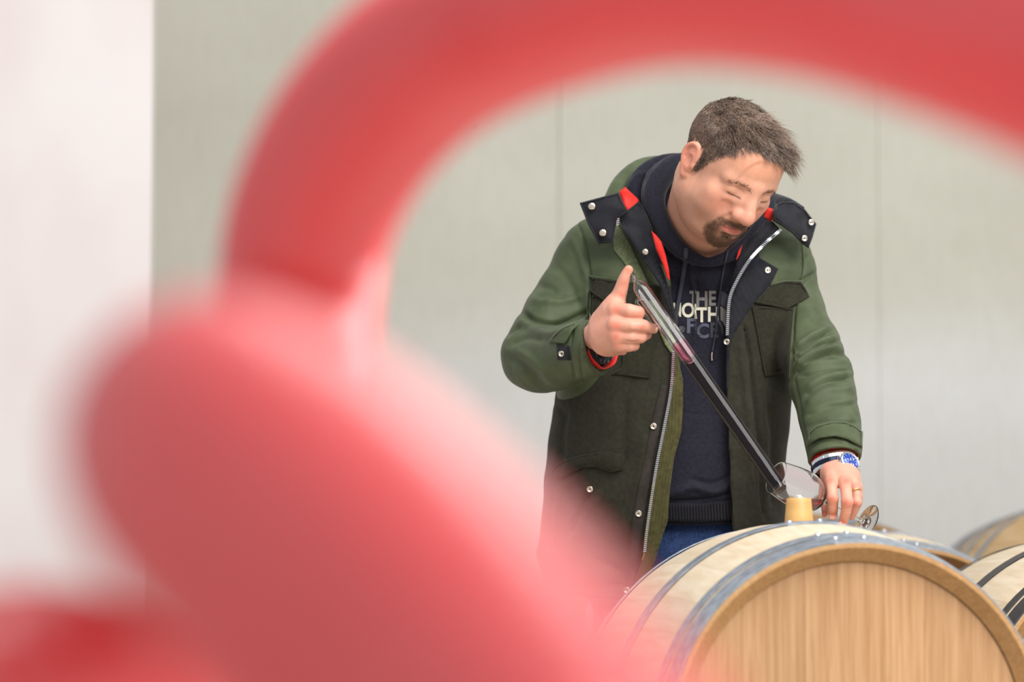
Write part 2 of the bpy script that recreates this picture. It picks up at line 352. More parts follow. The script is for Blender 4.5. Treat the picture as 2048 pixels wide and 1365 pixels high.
# ================================================================ sculpting: signed distance fields -> surface nets
class Field:
    def __init__(s, lo, hi, h):
        s.lo = np.array(lo, float); s.h = h; s.n = np.ceil((np.array(hi)-s.lo)/h).astype(int)+1
        s.F = np.full(s.n, 0.3, np.float32); s.ax = [(s.lo[k]+h*np.arange(s.n[k])).astype(np.float32) for k in range(3)]
    def win(s, lo, hi):
        a = np.clip(np.floor((np.array(lo)-s.lo)/s.h).astype(int), 0, s.n); b = np.clip(np.ceil((np.array(hi)-s.lo)/s.h).astype(int)+1, 0, s.n)
        sl = tuple(slice(i, j) for i, j in zip(a, b))
        return sl, s.ax[0][sl[0]][:, None, None], s.ax[1][sl[1]][None, :, None], s.ax[2][sl[2]][None, None, :]
    def put(s, sl, d, k, op):
        A = s.F[sl]
        if A.size == 0: return
        if op == 'u':
            if k > 0:
                hh = np.maximum(k-np.abs(A-d), 0)/k; s.F[sl] = np.minimum(A, d)-hh*hh*k*0.25
            else: s.F[sl] = np.minimum(A, d)
        else:
            d = -d
            if k > 0:
                hh = np.maximum(k-np.abs(A-d), 0)/k; s.F[sl] = np.maximum(A, d)+hh*hh*k*0.25
            else: s.F[sl] = np.maximum(A, d)
    def cap(s, a, b, ra, rb=None, k=0.0, op='u'):
        a = np.array(a, float); b = np.array(b, float); rb = ra if rb is None else rb
        m = max(ra, rb)+k+3*s.h; sl, X, Y, Z = s.win(np.minimum(a, b)-m, np.maximum(a, b)+m)
        ab = b-a; L2 = max(ab@ab, 1e-12)
        t = np.clip(((X-a[0])*ab[0]+(Y-a[1])*ab[1]+(Z-a[2])*ab[2])/L2, 0, 1)
        d = np.sqrt((X-a[0]-t*ab[0])**2+(Y-a[1]-t*ab[1])**2+(Z-a[2]-t*ab[2])**2)-(ra+(rb-ra)*t)
        s.put(sl, d, k, op)
    def chain(s, pts, k=0.0, op='u'):          # pts: (xyz, r)
        if len(pts) > 3:
            q = catmull([list(p)+[r] for p, r in pts], 3); pts = [(p[:3], p[3]) for p in q]
        A = np.array([p for p, r in pts]); m = max(r for p, r in pts)+k+3*s.h; sl, X, Y, Z = s.win(A.min(0)-m, A.max(0)+m); D = None
        for (a, ra), (b, rb) in zip(pts[:-1], pts[1:]):
            a = np.array(a, float); ab = np.array(b, float)-a; L2 = max(ab@ab, 1e-12)
            t = np.clip(((X-a[0])*ab[0]+(Y-a[1])*ab[1]+(Z-a[2])*ab[2])/L2, 0, 1)
            d = np.sqrt((X-a[0]-t*ab[0])**2+(Y-a[1]-t*ab[1])**2+(Z-a[2]-t*ab[2])**2)-(ra+(rb-ra)*t)
            D = d if D is None else np.minimum(D, d)
        s.put(sl, D, k, op)
    def ell(s, c, r, k=0.0, op='u', R=None):
        c = np.array(c, float); r = np.array(r, float); m = max(r)+k+3*s.h; sl, X, Y, Z = s.win(c-m, c+m)
        x, y, z = X-c[0], Y-c[1], Z-c[2]
        if R is not None: R = np.array(R); x, y, z = (R[0, 0]*x+R[1, 0]*y+R[2, 0]*z, R[0, 1]*x+R[1, 1]*y+R[2, 1]*z, R[0, 2]*x+R[1, 2]*y+R[2, 2]*z)
        k0 = np.sqrt((x/r[0])**2+(y/r[1])**2+(z/r[2])**2); k1 = np.sqrt((x/r[0]**2)**2+(y/r[1]**2)**2+(z/r[2]**2)**2)
        s.put(sl, k0*(k0-1)/np.maximum(k1, 1e-6), k, op)
    def half(s, c, n, lo, hi):                 # cut away everything on the +n side of the plane, inside the window lo..hi
        sl, X, Y, Z = s.win(lo, hi); n = np.array(n, float); n /= np.linalg.norm(n)
        s.F[sl] = np.maximum(s.F[sl], (X-c[0])*n[0]+(Y-c[1])*n[1]+(Z-c[2])*n[2])
    def loft(s, rows, k=0.0, op='u', p=2.4, grow=0.0):   # rows: (y, xL, xR, zc, hd)
        rows = np.array(sorted(rows)); ys = rows[:, 0]
        lo = (rows[:, 1].min()-0.03-grow, ys[0]-0.03, (rows[:, 3]-rows[:, 4]).min()-0.03-grow); hi = (rows[:, 2].max()+0.03+grow, ys[-1]+0.03, (rows[:, 3]+rows[:, 4]).max()+0.03+grow)
        sl, X, Y, Z = s.win(lo, hi); y = Y.ravel(); g = [np.interp(y, ys, rows[:, q])[None, :, None].astype(np.float32) for q in (1, 2, 3, 4)]
        xc, hw = (g[0]+g[1])/2, (g[1]-g[0])/2+grow; hd = g[3]+grow
        d = ((np.abs(X-xc)/hw)**p+(np.abs(Z-g[2])/hd)**p)**(1/p)
        d = (d-1)*np.minimum(hw, hd); e = np.maximum(ys[0]-grow-Y, Y-ys[-1]-grow)
        s.put(sl, np.maximum(d, e), k, op)
    def mesh(s, relax=1):
        F = s.F; h = s.h; I = F < 0; nx, ny, nz = F.shape
        act = np.zeros((nx-1, ny-1, nz-1), bool); allin = np.ones_like(act)
        for i in (0, 1):
            for j in (0, 1):
                for l in (0, 1):
                    q = I[i:nx-1+i, j:ny-1+j, l:nz-1+l]; act |= q; allin &= q
        act &= ~allin; idx = np.full(act.shape, -1, np.int64); ijk = np.argwhere(act); idx[act] = np.arange(len(ijk))
        acc = np.zeros((len(ijk), 3)); cnt = np.zeros(len(ijk))
        for ax in range(3):
            o1, o2 = [q for q in range(3) if q != ax]
            for u in (0, 1):
                for v in (0, 1):
                    A = ijk.copy(); A[:, o1] += u; A[:, o2] += v; B = A.copy(); B[:, ax] += 1
                    fa = F[A[:, 0], A[:, 1], A[:, 2]]; fb = F[B[:, 0], B[:, 1], B[:, 2]]; m = (fa < 0) != (fb < 0)
                    t = np.where(m, fa/np.where(m, fa-fb, 1), 0); p = A.astype(float); p[:, ax] += t
                    acc[m] += p[m]; cnt[m] += 1
        V = acc/cnt[:, None]; Q = []
        for ax in range(3):
            sa = [slice(None)]*3; sb = [slice(None)]*3; sa[ax] = slice(0, -1); sb[ax] = slice(1, None)
            o1, o2 = [(1, 2), (2, 0), (0, 1)][ax]
            E_ = np.argwhere(I[tuple(sa)] != I[tuple(sb)]); E_ = E_[(E_[:, o1] > 0) & (E_[:, o2] > 0) & (E_[:, o1] < F.shape[o1]-1) & (E_[:, o2] < F.shape[o2]-1)]
            c = []
            for du, dv in ((1, 1), (0, 1), (0, 0), (1, 0)):
                K = E_.copy(); K[:, o1] -= du; K[:, o2] -= dv; c.append(idx[K[:, 0], K[:, 1], K[:, 2]])
            q = np.stack(c, 1); fl = ~I[E_[:, 0], E_[:, 1], E_[:, 2]]; q[fl] = q[fl][:, ::-1]; Q.append(q)
        Q = np.concatenate(Q); Q = Q[(Q >= 0).all(1)]
        V = s.lo+V*h
        for _ in range(relax): V = smooth(V, Q, 0.5)
        return V, Q
def smooth(V, Q, f=0.5):
    acc = np.zeros_like(V); cnt = np.zeros(len(V))
    for i in range(4):
        a, b = Q[:, i], Q[:, (i+1) % 4]
        for k in range(3): acc[:, k] += np.bincount(a, V[b, k], len(V))+np.bincount(b, V[a, k], len(V))
        cnt += np.bincount(a, minlength=len(V))+np.bincount(b, minlength=len(V))
    return V*(1-f)+f*acc/np.maximum(cnt, 1)[:, None]
def normals(V, Q):
    n = np.cross(V[Q[:, 2]]-V[Q[:, 0]], V[Q[:, 3]]-V[Q[:, 1]]); N_ = np.zeros_like(V)
    for i in range(4):
        for k in range(3): N_[:, k] += np.bincount(Q[:, i], n[:, k], len(V))
    return N_/np.maximum(np.linalg.norm(N_, axis=1), 1e-12)[:, None]
def px_of(V):
    return np.stack([1024+FPX*V[:, 0]/-V[:, 2], 682.5-FPX*V[:, 1]/-V[:, 2]], 1)
def polydist(p, line):
    line = np.array(line, float); best = np.full(len(p), 1e9)
    for a, b in zip(line[:-1], line[1:]):
        ab = b-a; t = np.clip(((p-a)@ab)/(ab@ab), 0, 1); best = np.minimum(best, np.linalg.norm(p-a-t[:, None]*ab, axis=1))
    return best
def in_poly(p, poly):
    x, y = p[:, 0], p[:, 1]; r = np.zeros(len(p), bool); poly = list(poly); j = len(poly)-1
    for i in range(len(poly)):
        xi, yi = poly[i]; xj, yj = poly[j]
        c = ((yi > y) != (yj > y)) & (x < (xj-xi)*(y-yi)/(yj-yi+1e-12)+xi); r ^= c; j = i
    return r
def creases(V, Q, strokes, gain=1.0):       # cloth folds: (line, width px, height m); + ridge, - groove
    Nn = normals(V, Q); p = px_of(V); front = np.clip(Nn[:, 2]*1.4+0.25, 0, 1); D = np.zeros(len(V))
    for line, wd, h in strokes:
        l = catmull(line, 6) if len(line) > 2 else np.array(line, float)
        lo = l.min(0)-3*wd; hi = l.max(0)+3*wd; m = ((p > lo) & (p < hi)).all(1) & (front > 0)
        d = polydist(p[m], l); e0 = np.linalg.norm(p[m]-l[0], axis=1); e1 = np.linalg.norm(p[m]-l[-1], axis=1)
        fade = np.clip(np.minimum(e0, e1)/(2.5*wd)+0.25, 0, 1)
        D[m] += h*np.exp(-(d/wd)**2)*fade
    return V+Nn*(D*front*gain)[:, None]
def pc(lst): return [(C(x, y, d), r*d/FPX) for x, y, d, r in lst]   # (px, py, dist, radius px)
def rows(lst): return [(-(y-682.5)/FPX*d, (l-1024)/FPX*d, (r-1024)/FPX*d, -d, hd) for y, l, r, d, hd in lst]

def drape(name, poly, surf, th, mats, parent, res=5.0, off=0.001, puff=0.0, edge=4.0, depth=None, bump=None, sm=2, pipe=0.0, inset=3.0):
    """a piece of cloth of thickness th cut to the outline poly and laid on the surface surf"""
    poly = [tuple(map(float, q[:2])) for q in poly]; pl = np.array(poly); B = []
    for i in range(len(poly)):
        a, b = pl[i], pl[(i+1) % len(pl)]; n = max(1, int(round(np.linalg.norm(b-a)/res)))
        for t in range(n): B.append(a+(b-a)*t/n)
    B = np.array(B); lo, hi = B.min(0), B.max(0)
    gx, gy = np.meshgrid(np.arange(lo[0], hi[0], res), np.arange(lo[1], hi[1], res*0.87)); gx = gx+(np.arange(gx.shape[0]) % 2)[:, None]*res/2
    G = np.stack([gx.ravel(), gy.ravel()], 1); ring = np.vstack([B, B[:1]])
    G = G[in_poly(G, B)]; 
    if len(G): G = G[polydist(G, ring) > res*0.55]
    pts = np.vstack([B, G]) if len(G) else B; nb = len(B)
    r = delaunay_2d_cdt([Vector(q) for q in pts], [(i, (i+1) % nb) for i in range(nb)], [list(range(nb))], 1, 1e-6)
    p2 = np.array([tuple(v) for v in r[0]]); tris = np.array([t for t in r[2]], int)
    if len(p2) != len(pts): pass
    pd = polydist(p2, ring)
    dep = np.full(len(p2), np.nan)
    if depth is not None:
        K = np.array(depth, float); dd = np.linalg.norm(p2[:, None]-K[None, :, :2], axis=2)+2.0; wt = dd**-2.5; dep = (wt*K[:, 2]).sum(1)/wt.sum(1)
    else:
        for i, q in enumerate(p2):
            dr = C(q[0], q[1], 1.0); dr = Vector(dr)
            hit = surf.ray_cast(Vector((0, 0, 0)), dr.normalized())
            if hit[0] is not None: dep[i] = -hit[0][2]
        ok = ~np.isnan(dep); md = np.median(dep[ok]); ok &= np.abs(dep-md) < 0.25
        if not ok.all():
            for i in np.where(~ok)[0]:
                j = np.argsort(((p2[ok]-p2[i])**2).sum(1))[:4]; dep[i] = dep[ok][j].mean()
    nb_ = [[] for _ in p2]
    for a, b, c in tris: nb_[a] += [b, c]; nb_[b] += [a, c]; nb_[c] += [a, b]
    for _ in range(sm): dep = np.array([0.5*dep[i]+0.5*np.mean(dep[n]) if n else dep[i] for i, n in enumerate(nb_)])
    e = np.clip(pd/edge, 0, 1); prof = np.sqrt(np.clip(1-(1-e)**2, 0, 1))
    lift = off+th*(0.35+0.65*prof)+puff*np.clip(pd/(edge*4), 0, 1)**0.7
    if bump is not None: lift = lift+bump(p2, pd)
    front = np.array([C(q[0], q[1], dpt-l) for q, dpt, l in zip(p2, dep, lift)]); back = np.array([C(q[0], q[1], dpt+0.001) for q, dpt in zip(p2, dep)])
    if depth is not None: back = np.array([C(q[0], q[1], dpt+th*0.6) for q, dpt in zip(p2, dep)])
    n = len(p2); F = []
    for a, b, c in tris:
        ar = (p2[b]-p2[a])[0]*(p2[c]-p2[a])[1]-(p2[b]-p2[a])[1]*(p2[c]-p2[a])[0]
        if ar > 0: b, c = c, b
        F.append((a, b, c)); F.append((n+a, n+c, n+b))
    cnt = {}
    for f in F[::2]:
        for i in range(3):
            k = (f[i], f[(i+1) % 3]); cnt[k] = 1
    for (a, b) in cnt:
        if (b, a) not in cnt: F.append((b, a, n+a, n+b))
    VV = np.vstack([front, back])
    if pipe > 0:
        ctr_ = B.mean(0); ib = []
        for i in range(nb):
            t_ = B[(i+1) % nb]-B[i-1]; n_ = np.array([-t_[1], t_[0]]); n_ /= np.linalg.norm(n_)+1e-9; q = B[i]+n_*inset
            if not in_poly(q[None], B)[0]: q = B[i]-n_*inset
            ib.append(q)
        ib = np.array(ib); ib = (np.roll(ib, 1, 0)+ib*2+np.roll(ib, -1, 0))/4; pth = []
        for q in ib: j = np.argmin(((p2-q)**2).sum(1)); pth.append(C(q[0], q[1], -front[j][2]))
        pth = np.array(pth); pth[:, 2] = (np.roll(pth[:, 2], 1)+pth[:, 2]+np.roll(pth[:, 2], -1))/3
        TV, TF = tube_mesh(pth, pipe, 6, closed=True); k0 = len(VV); VV = np.vstack([VV, TV]); F += [tuple(k0+i for i in q) for q in TF]
    return mk(name, to_world(VV), F, mats, parent)

# ---------------------------------------------------------------- cloth and skin materials
def cloth(name, c1, c2, rough=0.85, scale=180, wv=None, sheen=0.25):
    m = mat(name, c1, rough, spec=0.2); m.node_tree.nodes['Principled BSDF'].inputs['Sheen Weight'].default_value = sheen
    m.node_tree.nodes['Principled BSDF'].inputs['Sheen Roughness'].default_value = 0.4
    out, nz, mp, tc = noise_color(m, c1, c2, (scale,)*3, 6, 0.3, 0.7)
    if wv: weave(m, wv, 0.75, 0.35, 0.0008)
    else: add_bump(m, nz.outputs[0], 0.35, 0.001)
    return m
M['twill'] = cloth('green_twill', lin(80, 89, 62), lin(64, 73, 48), 0.55, 25, 190, 0.2)
M['wool'] = cloth('olive_wool', lin(49, 47, 36), lin(38, 37, 28), 0.95, 160, None, 0.12)
M['navy'] = cloth('navy_jersey', lin(38, 38, 50), lin(28, 27, 36), 0.9, 200, None, 0.15)
M['black'] = cloth('black_lining', lin(31, 31, 38), lin(22, 22, 28), 0.7, 60, None, 0.3)
M['red'] = cloth('red_lining', lin(225, 52, 42), lin(205, 38, 32), 0.5, 30, None, 0.2)
M['cord'] = cloth('green_quilting', lin(80, 76, 44), lin(62, 60, 35), 0.9, 120, None, 0.2)
M['quilt'] = cloth('green_quilted_facing', lin(136, 142, 110), lin(108, 118, 82), 0.9, 150, None, 0.2)
M['denim'] = cloth('blue_denim', lin(62, 84, 132), lin(42, 58, 98), 0.9, 220, 300, 0.2)
M['placket'] = cloth('dark_placket', lin(56, 50, 46), lin(46, 42, 38), 0.8, 120, None, 0.2)
M['snap'] = mat('snap_metal', lin(225, 215, 200), 0.25, 1.0)
M['brass'] = mat('brass', lin(190, 150, 90), 0.3, 1.0)
M['steel'] = mat('polished_steel', lin(225, 228, 232), 0.18, 1.0)
M['gold'] = mat('gold', lin(235, 200, 120), 0.2, 1.0)
m = M['skin'] = mat('skin', lin(220, 160, 135), 0.48, spec=0.4, Subsurface_Weight=0.22, Subsurface_Scale=0.008)
b = m.node_tree.nodes['Principled BSDF']; b.inputs['Subsurface Radius'].default_value = (1.0, 0.35, 0.2)
at = N(m, 'ShaderNodeVertexColor'); at.layer_name = 'Col'
nz = N(m, 'ShaderNodeTexNoise'); nz.inputs['Scale'].default_value = 90; nz.inputs['Detail'].default_value = 5; tc = N(m, 'ShaderNodeTexCoord'); L(m, tc.outputs['Object'], nz.inputs['Vector'])
mr = N(m, 'ShaderNodeMapRange'); mr.inputs[3].default_value = 0.86; mr.inputs[4].default_value = 1.12; L(m, nz.outputs[0], mr.inputs[0])
mv = N(m, 'ShaderNodeVectorMath'); mv.operation = 'SCALE'; L(m, at.outputs[0], mv.inputs[0]); L(m, mr.outputs[0], mv.inputs['Scale']); L(m, mv.outputs[0], b.inputs['Base Color'])
n2 = N(m, 'ShaderNodeTexNoise'); n2.inputs['Scale'].default_value = 700; L(m, tc.outputs['Object'], n2.inputs['Vector']); add_bump(m, n2.outputs[0], 0.25, 0.0006)
m = M['hair'] = mat('brown_hair', lin(110, 92, 80), 0.38, spec=0.6); noise_color(m, lin(156, 132, 116), lin(82, 66, 56), (260,)*3, 2, 0.38, 0.62)
at = N(m, 'ShaderNodeVertexColor'); at.layer_name = 'Col'; bb_ = m.node_tree.nodes['Principled BSDF']; pv_ = bb_.inputs['Base Color'].links[0].from_socket; xm = N(m, 'ShaderNodeMix'); xm.data_type = 'RGBA'; xm.blend_type = 'MULTIPLY'; xm.inputs[0].default_value = 1; L(m, pv_, xm.inputs[6]); L(m, at.outputs[0], xm.inputs[7]); L(m, xm.outputs[2], bb_.inputs['Base Color'])
M['beard'] = mat('beard_hair', lin(104, 74, 54), 0.6)
M['glass'] = mat('clear_glass', (0.985, 0.965, 0.97, 1), 0.0, spec=0.5, Transmission_Weight=1.0, IOR=1.42)
M['tinted'] = mat('wine_wet_glass', (0.93, 0.78, 0.82, 1), 0.0, spec=0.5, Transmission_Weight=1.0, IOR=1.47)
M['wine'] = mat('red_wine', (0.008, 0.001, 0.002, 1), 0.4, spec=0.0, IOR=1.33)
M['wine_light'] = mat('shallow_red_wine', (0.75, 0.02, 0.09, 1), 0.02, spec=0.5, Transmission_Weight=0.9, IOR=1.33)

person = empty('person', (0, 0, 0))
base = P(1370, 682, 7.2); person.location = (0, 0, 0)
tag(person, 'man in an open dark green coat bending over the barrel to draw wine', 'person')

# ---------------------------------------------------------------- head
a_, b_, c_ = [math.radians(q) for q in (34, 30, -12)]
Ry = np.array([[math.cos(a_), 0, math.sin(a_)], [0, 1, 0], [-math.sin(a_), 0, math.cos(a_)]])
Rx = np.array([[1, 0, 0], [0, math.cos(b_), -math.sin(b_)], [0, math.sin(b_), math.cos(b_)]])
Rz = np.array([[math.cos(c_), -math.sin(c_), 0], [math.sin(c_), math.cos(c_), 0], [0, 0, 1]])
HR = Rz @ Ry @ Rx; HC = C(1458, 340, 6.90)
hd = lambda p: np.asarray(p, float) @ HR.T+HC
hinv = lambda p: (np.asarray(p, float)-HC) @ HR
f = Field((-.115, -.20, -.155), (.115, .15, .145), 0.0015)
f.ell((0, .037, -.020), (.078, .080, .099))
f.ell((0, .012, .022), (.067, .088, .066), .03)
f.ell((0, .042, .034), (.058, .050, .055), .03)
f.ell((0, -.055, .020), (.063, .052, .056), .03)
for s in (-1, 1):
    f.ell((s*.036, -.038, .048), (.032, .036, .030), .025)
    f.ell((s*.052, -.062, -.002), (.021, .028, .028), .03)
f.ell((0, -.094, .062), (.028, .022, .024), .022)
f.ell((0, -.092, .030), (.050, .028, .045), .03)
for s in (-1, 1):
    f.cap((s*.048, .020, .070), (s*.010, .021, .088), .0085, .0085, .014)
    f.ell((s*.034, .003, .0985), (.020, .011, .0125), .014, 's')
    f.ell((s*.034, .002, .0738), (.0165, .0120, .0130), .007)            # closed upper lid over the eyeball
    f.cap((s*.020, -.012, .087), (s*.042, -.014, .079), .004, .004, .008)   # lower lid pouch
    f.ell((s*.050, -.018, .060), (.015, .012, .011), .020)               # cheekbone
f.chain([((0, .020, .088), .0095), ((0, .002, .0975), .0100), ((0, -.022, .1100), .0120)], .014)
for s in (-1, 1): f.ell((s*.0135, -.012, .0865), (.012, .022, .013), .012)
f.ell((0, -.031, .1125), (.0140, .0125, .0135), .008)
for s in (-1, 1):
    f.ell((s*.0145, -.033, .0995), (.0098, .0105, .0125), .010)
f.ell((0, -.062, .075), (.034, .026, .020), .02)
for s in (-1, 1):
    f.ell((s*.0070, -.0425, .1045), (.0036, .003, .005), .003, 's')
    f.cap((s*.020, -.036, .096), (s*.033, -.058, .086), .0015, .0015, .006, 's')
f.chain([((-.026, -.0665, .0850), .002), ((-.011, -.0615, .0935), .0042), ((0, -.0625, .0955), .0040), ((.011, -.0615, .0935), .0042), ((.026, -.0665, .0850), .002)], .004)
f.chain([((-.023, -.0690, .0850), .002), ((-.009, -.0725, .0930), .0050), ((.009, -.0725, .0930), .0050), ((.023, -.0690, .0850), .002)], .004)
f.chain([((-.026, -.0668, .0885), .0008), ((-.010, -.0668, .0985), .0010), ((.010, -.0668, .0985), .0010), ((.026, -.0668, .0885), .0008)], .003, 's')
f.cap((-.010, -.083, .090), (.010, -.083, .090), .003, .003, .010, 's')
for s in (-1, 1):       # ears
    e = lambda x, y, z: (s*x, y, z)
    f.ell(e(.077, -.003, -.014), (.008, .028, .020), .006)
    f.chain([(e(.076, .004, .002), .0038), (e(.079, .022, -.006), .0040), (e(.083, .024, -.020), .0042), (e(.085, .010, -.032), .0042), (e(.084, -.008, -.031), .0040), (e(.080, -.022, -.022), .0042), (e(.0765, -.034, -.012), .0058), (e(.074, -.032, -.004), .0045)], .004)
    f.ell(e(.0875, -.006, -.011), (.0085, .013, .010), .004, 's')
    f.chain([(e(.085, .012, -.010), .002), (e(.086, .010, -.020), .002), (e(.084, -.006, -.024), .002)], .003, 's')
    f.ell(e(.078, -.010, .002), (.0045, .006, .004), .003)
# neck, towards the collar
nb = hinv(C(1392, 485, 7.10)); f.cap((-.004, -.045, -.030), nb, .062, .068, .03)
nb2 = hinv(C(1405, 498, 7.055)); f.cap((0, -.085, .012), nb2, .040, .045, .03)
HV, HQ = f.mesh(1)
x, y, z = HV.T
phi = np.degrees(np.arctan2(np.abs(x), z))
hy = np.interp(phi, [0, 18, 34, 44, 56, 66, 74, 84, 90, 95, 104, 116, 128, 145, 180], [.082, .086, .084, .066, .042, .024, .004, -.018, -.012, .020, .022, .010, -.022, -.050, -.060])
def hmask(x, y, z):
    ph = np.degrees(np.arctan2(np.abs(x), z))
    return y-np.interp(ph, [0, 18, 34, 44, 56, 66, 74, 84, 90, 95, 104, 116, 128, 145, 180], [.082, .086, .084, .066, .042, .024, .004, -.018, -.012, .020, .022, .010, -.022, -.050, -.060])
nearear = ((np.abs(x) > .074) & (y < .03) & (y > -.045) & (z > -.036) & (z < .006))
def sm(v, a, b): t = np.clip((v-a)/(b-a), 0, 1); return t*t*(3-2*t)
col = np.tile(np.array(lin(216, 158, 132)[:3]), (len(HV), 1))
def blend(col, wgt, c): return col*(1-wgt[:, None])+wgt[:, None]*np.array(c[:3])
nzv = lambda s, o=0: np.sin(x*s+o)*np.sin(y*s*1.1+o*2)*np.sin(z*s*.9+1)
ch = np.exp(-(((np.abs(x)-.045)/.022)**2+((y+.03)/.025)**2+((z-.07)/.05)**2)); col = blend(col, ch*.35, lin(222, 128, 108))
ns = np.exp(-((x/.02)**2+((y+.03)/.018)**2+((z-.108)/.025)**2)); col = blend(col, ns*.45, lin(218, 130, 112))
ear = sm(np.abs(x), .074, .084)*sm(.03-y, 0, .01); col = blend(col, ear*.5, lin(222, 128, 108))
fh = sm(y, .03, .06)*sm(z, .03, .06); col = blend(col, fh*.35, lin(222, 150, 110))
jaw = sm(-y, .035, .062)*sm(z, -.03, .01)*(1-sm(-y, .115, .135)); col = blend(col, jaw*.42, lin(160, 116, 94))
lip = np.exp(-(((y+.0675+0.0*x)/.0062)**4))*(1-sm(np.abs(x), .019, .026))*sm(z, .082, .088); col = blend(col, lip*.75, lin(192, 96, 88))
LIPM = lip
def goatee(x, y, z):
    r = np.sqrt((x/.036)**2+((y+.078)/.034)**2)
    ringm = sm(1.25-r, 0, .25)*sm(z, .045, .062)
    mouth = np.exp(-((x/.025)**4+((y+.0685)/.0085)**4)); under = np.exp(-(((np.abs(x)-.017)/.009)**2+((y+.083)/.006)**2))*.8
    mous = sm(-.047-y, 0, .006)
    return np.clip(ringm*mous-mouth*1.2-under, 0, 1)
gt = goatee(x, y, z); col = blend(col, gt*.72, lin(118, 80, 60))
hm = sm(hmask(x, y, z), -.004, .006)*(~nearear); col = blend(col, hm*.9, lin(84, 66, 56))
for s in (-1, 1):
    d = np.minimum.reduce([np.hypot(x-s*q, y-(-.0022-0.0022*(1-((q-.034)/.013)**2))) for q in np.linspace(.0235, .0445, 12)])
    col = blend(col, np.exp(-(d/.0016)**2)*sm(z, .05, .06)*.9, lin(66, 40, 34))
    d2 = np.minimum.reduce([np.hypot(x-s*q, y-(.008+0.004*(1-((q-.034)/.016)**2))) for q in np.linspace(.020, .049, 14)])
    col = blend(col, np.exp(-(d2/.0012)**2)*sm(z, .05, .06)*.35, lin(150, 92, 78))
    HV[:, 2] -= np.exp(-(d/.0011)**2)*sm(z, .05, .06)*.0012+np.exp(-(d2/.0011)**2)*sm(z, .05, .06)*.0008
headV = hd(HV)

def finger(f, pts, k=.004): f.chain(pc(pts), k)
# ---------------------------------------------------------------- right hand (holding up the glass tube)
f = Field(C(1165, 735, 6.95)+np.array([0, 0, 0]), C(1330, 515, 6.62), 0.0013)
f.chain(pc([(1155, 684, 6.92, 30), (1188, 678, 6.86, 32), (1214, 667, 6.80, 29)]), .012)
for q in ([(1205, 650, 6.80, 26), (1232, 622, 6.765, 17)], [(1205, 665, 6.79, 26), (1231, 650, 6.755, 17)], [(1208, 680, 6.79, 25), (1232, 672, 6.755, 16)], [(1212, 690, 6.79, 22), (1236, 690, 6.76, 14)], [(1210, 652, 6.81, 25), (1224, 622, 6.785, 22)]):
    finger(f, q, .014)
finger(f, [(1216, 640, 6.80, 25), (1231, 606, 6.785, 18)], .016)
finger(f, [(1231, 606, 6.785, 18), (1240, 585, 6.78, 14.5), (1247, 562, 6.775, 12.2), (1252, 550, 6.773, 10.8), (1257, 540, 6.772, 9.2)], .005)
finger(f, [(1232, 622, 6.763, 16.0), (1258, 622, 6.748, 14.5), (1277, 626, 6.752, 13.2)], .006); finger(f, [(1277, 626, 6.752, 13.2), (1276, 633, 6.790, 11)], .002)
finger(f, [(1231, 650, 6.752, 16.5), (1262, 652, 6.742, 13.8), (1287, 653, 6.748, 12.8)], .0045); finger(f, [(1287, 653, 6.748, 12.8), (1304, 658, 6.762, 9.8), (1308, 660, 6.768, 8.2)], .0035)
finger(f, [(1232, 673, 6.755, 15), (1262, 675, 6.748, 13), (1281, 675, 6.756, 12)], .0045); finger(f, [(1281, 675, 6.756, 12), (1295, 671, 6.778, 8.5)], .003)
finger(f, [(1236, 692, 6.762, 13.5), (1258, 693, 6.758, 11.8), (1268, 691, 6.766, 11)], .0045); finger(f, [(1268, 691, 6.766, 11), (1272, 684, 6.79, 8)], .003)
finger(f, [(1225, 697, 6.79, 15), (1246, 702, 6.79, 9)], .010)
for l in ([(1243, 636, 6.730, 3.0), (1284, 641, 6.737, 3.0)], [(1241, 663, 6.728, 2.8), (1292, 668, 6.740, 2.8)], [(1238, 684, 6.736, 2.6), (1277, 686, 6.744, 2.6)]):
    finger_pts = pc(l); f.chain(finger_pts, .004, 's')
V1, Q1 = f.mesh(1); p1 = px_of(V1)
skinb = np.array(lin(216, 154, 132)[:3]); c1 = np.tile(skinb, (len(V1), 1))
for (qx, qy, r, wgt) in ((1232, 621, 9, .55), (1231, 652, 10, .6), (1231, 674, 9, .5), (1236, 691, 8, .35), (1257, 540, 8, .5), (1287, 653, 9, .4), (1281, 627, 9, .3), (1248, 568, 9, .35), (1242, 590, 7, .35)):
    wv_ = np.exp(-(((p1-[qx, qy])**2).sum(1))/r**2)*min(wgt*1.5, .85); c1 = blend(c1, wv_, lin(214, 118, 96))
# ---------------------------------------------------------------- left hand (holding the glass by the stem)
f = Field(C(1625, 1070, 6.86), C(1745, 895, 6.50), 0.0013)
f.chain(pc([(1655, 905, 6.80, 22), (1658, 938, 6.72, 22), (1666, 962, 6.665, 15)]), .012); f.chain(pc([(1690, 903, 6.80, 23), (1688, 935, 6.72, 23), (1692, 960, 6.665, 15)]), .012)
f.chain(pc([(1675, 915, 6.77, 24), (1676, 945, 6.70, 23)]), .012)
for a, b in (((1666, 950, 6.685, 18), (1662, 965, 6.645, 13)), ((1684, 948, 6.68, 19), (1690, 966, 6.636, 13.5)), ((1698, 950, 6.69, 17), (1707, 970, 6.650, 11.5)), ((1704, 952, 6.70, 15), (1715, 976, 6.672, 10)), ((1660, 950, 6.70, 16), (1655, 985, 6.69, 12))):
    finger(f, [a, b], .012)
finger(f, [(1662, 965, 6.642, 12.5), (1664, 982, 6.622, 11.0), (1665.5, 998, 6.612, 11.4)], .004); finger(f, [(1665.5, 998, 6.612, 11.2), (1666, 1018, 6.622, 10.2), (1666, 1032, 6.634, 9.0)], .003)
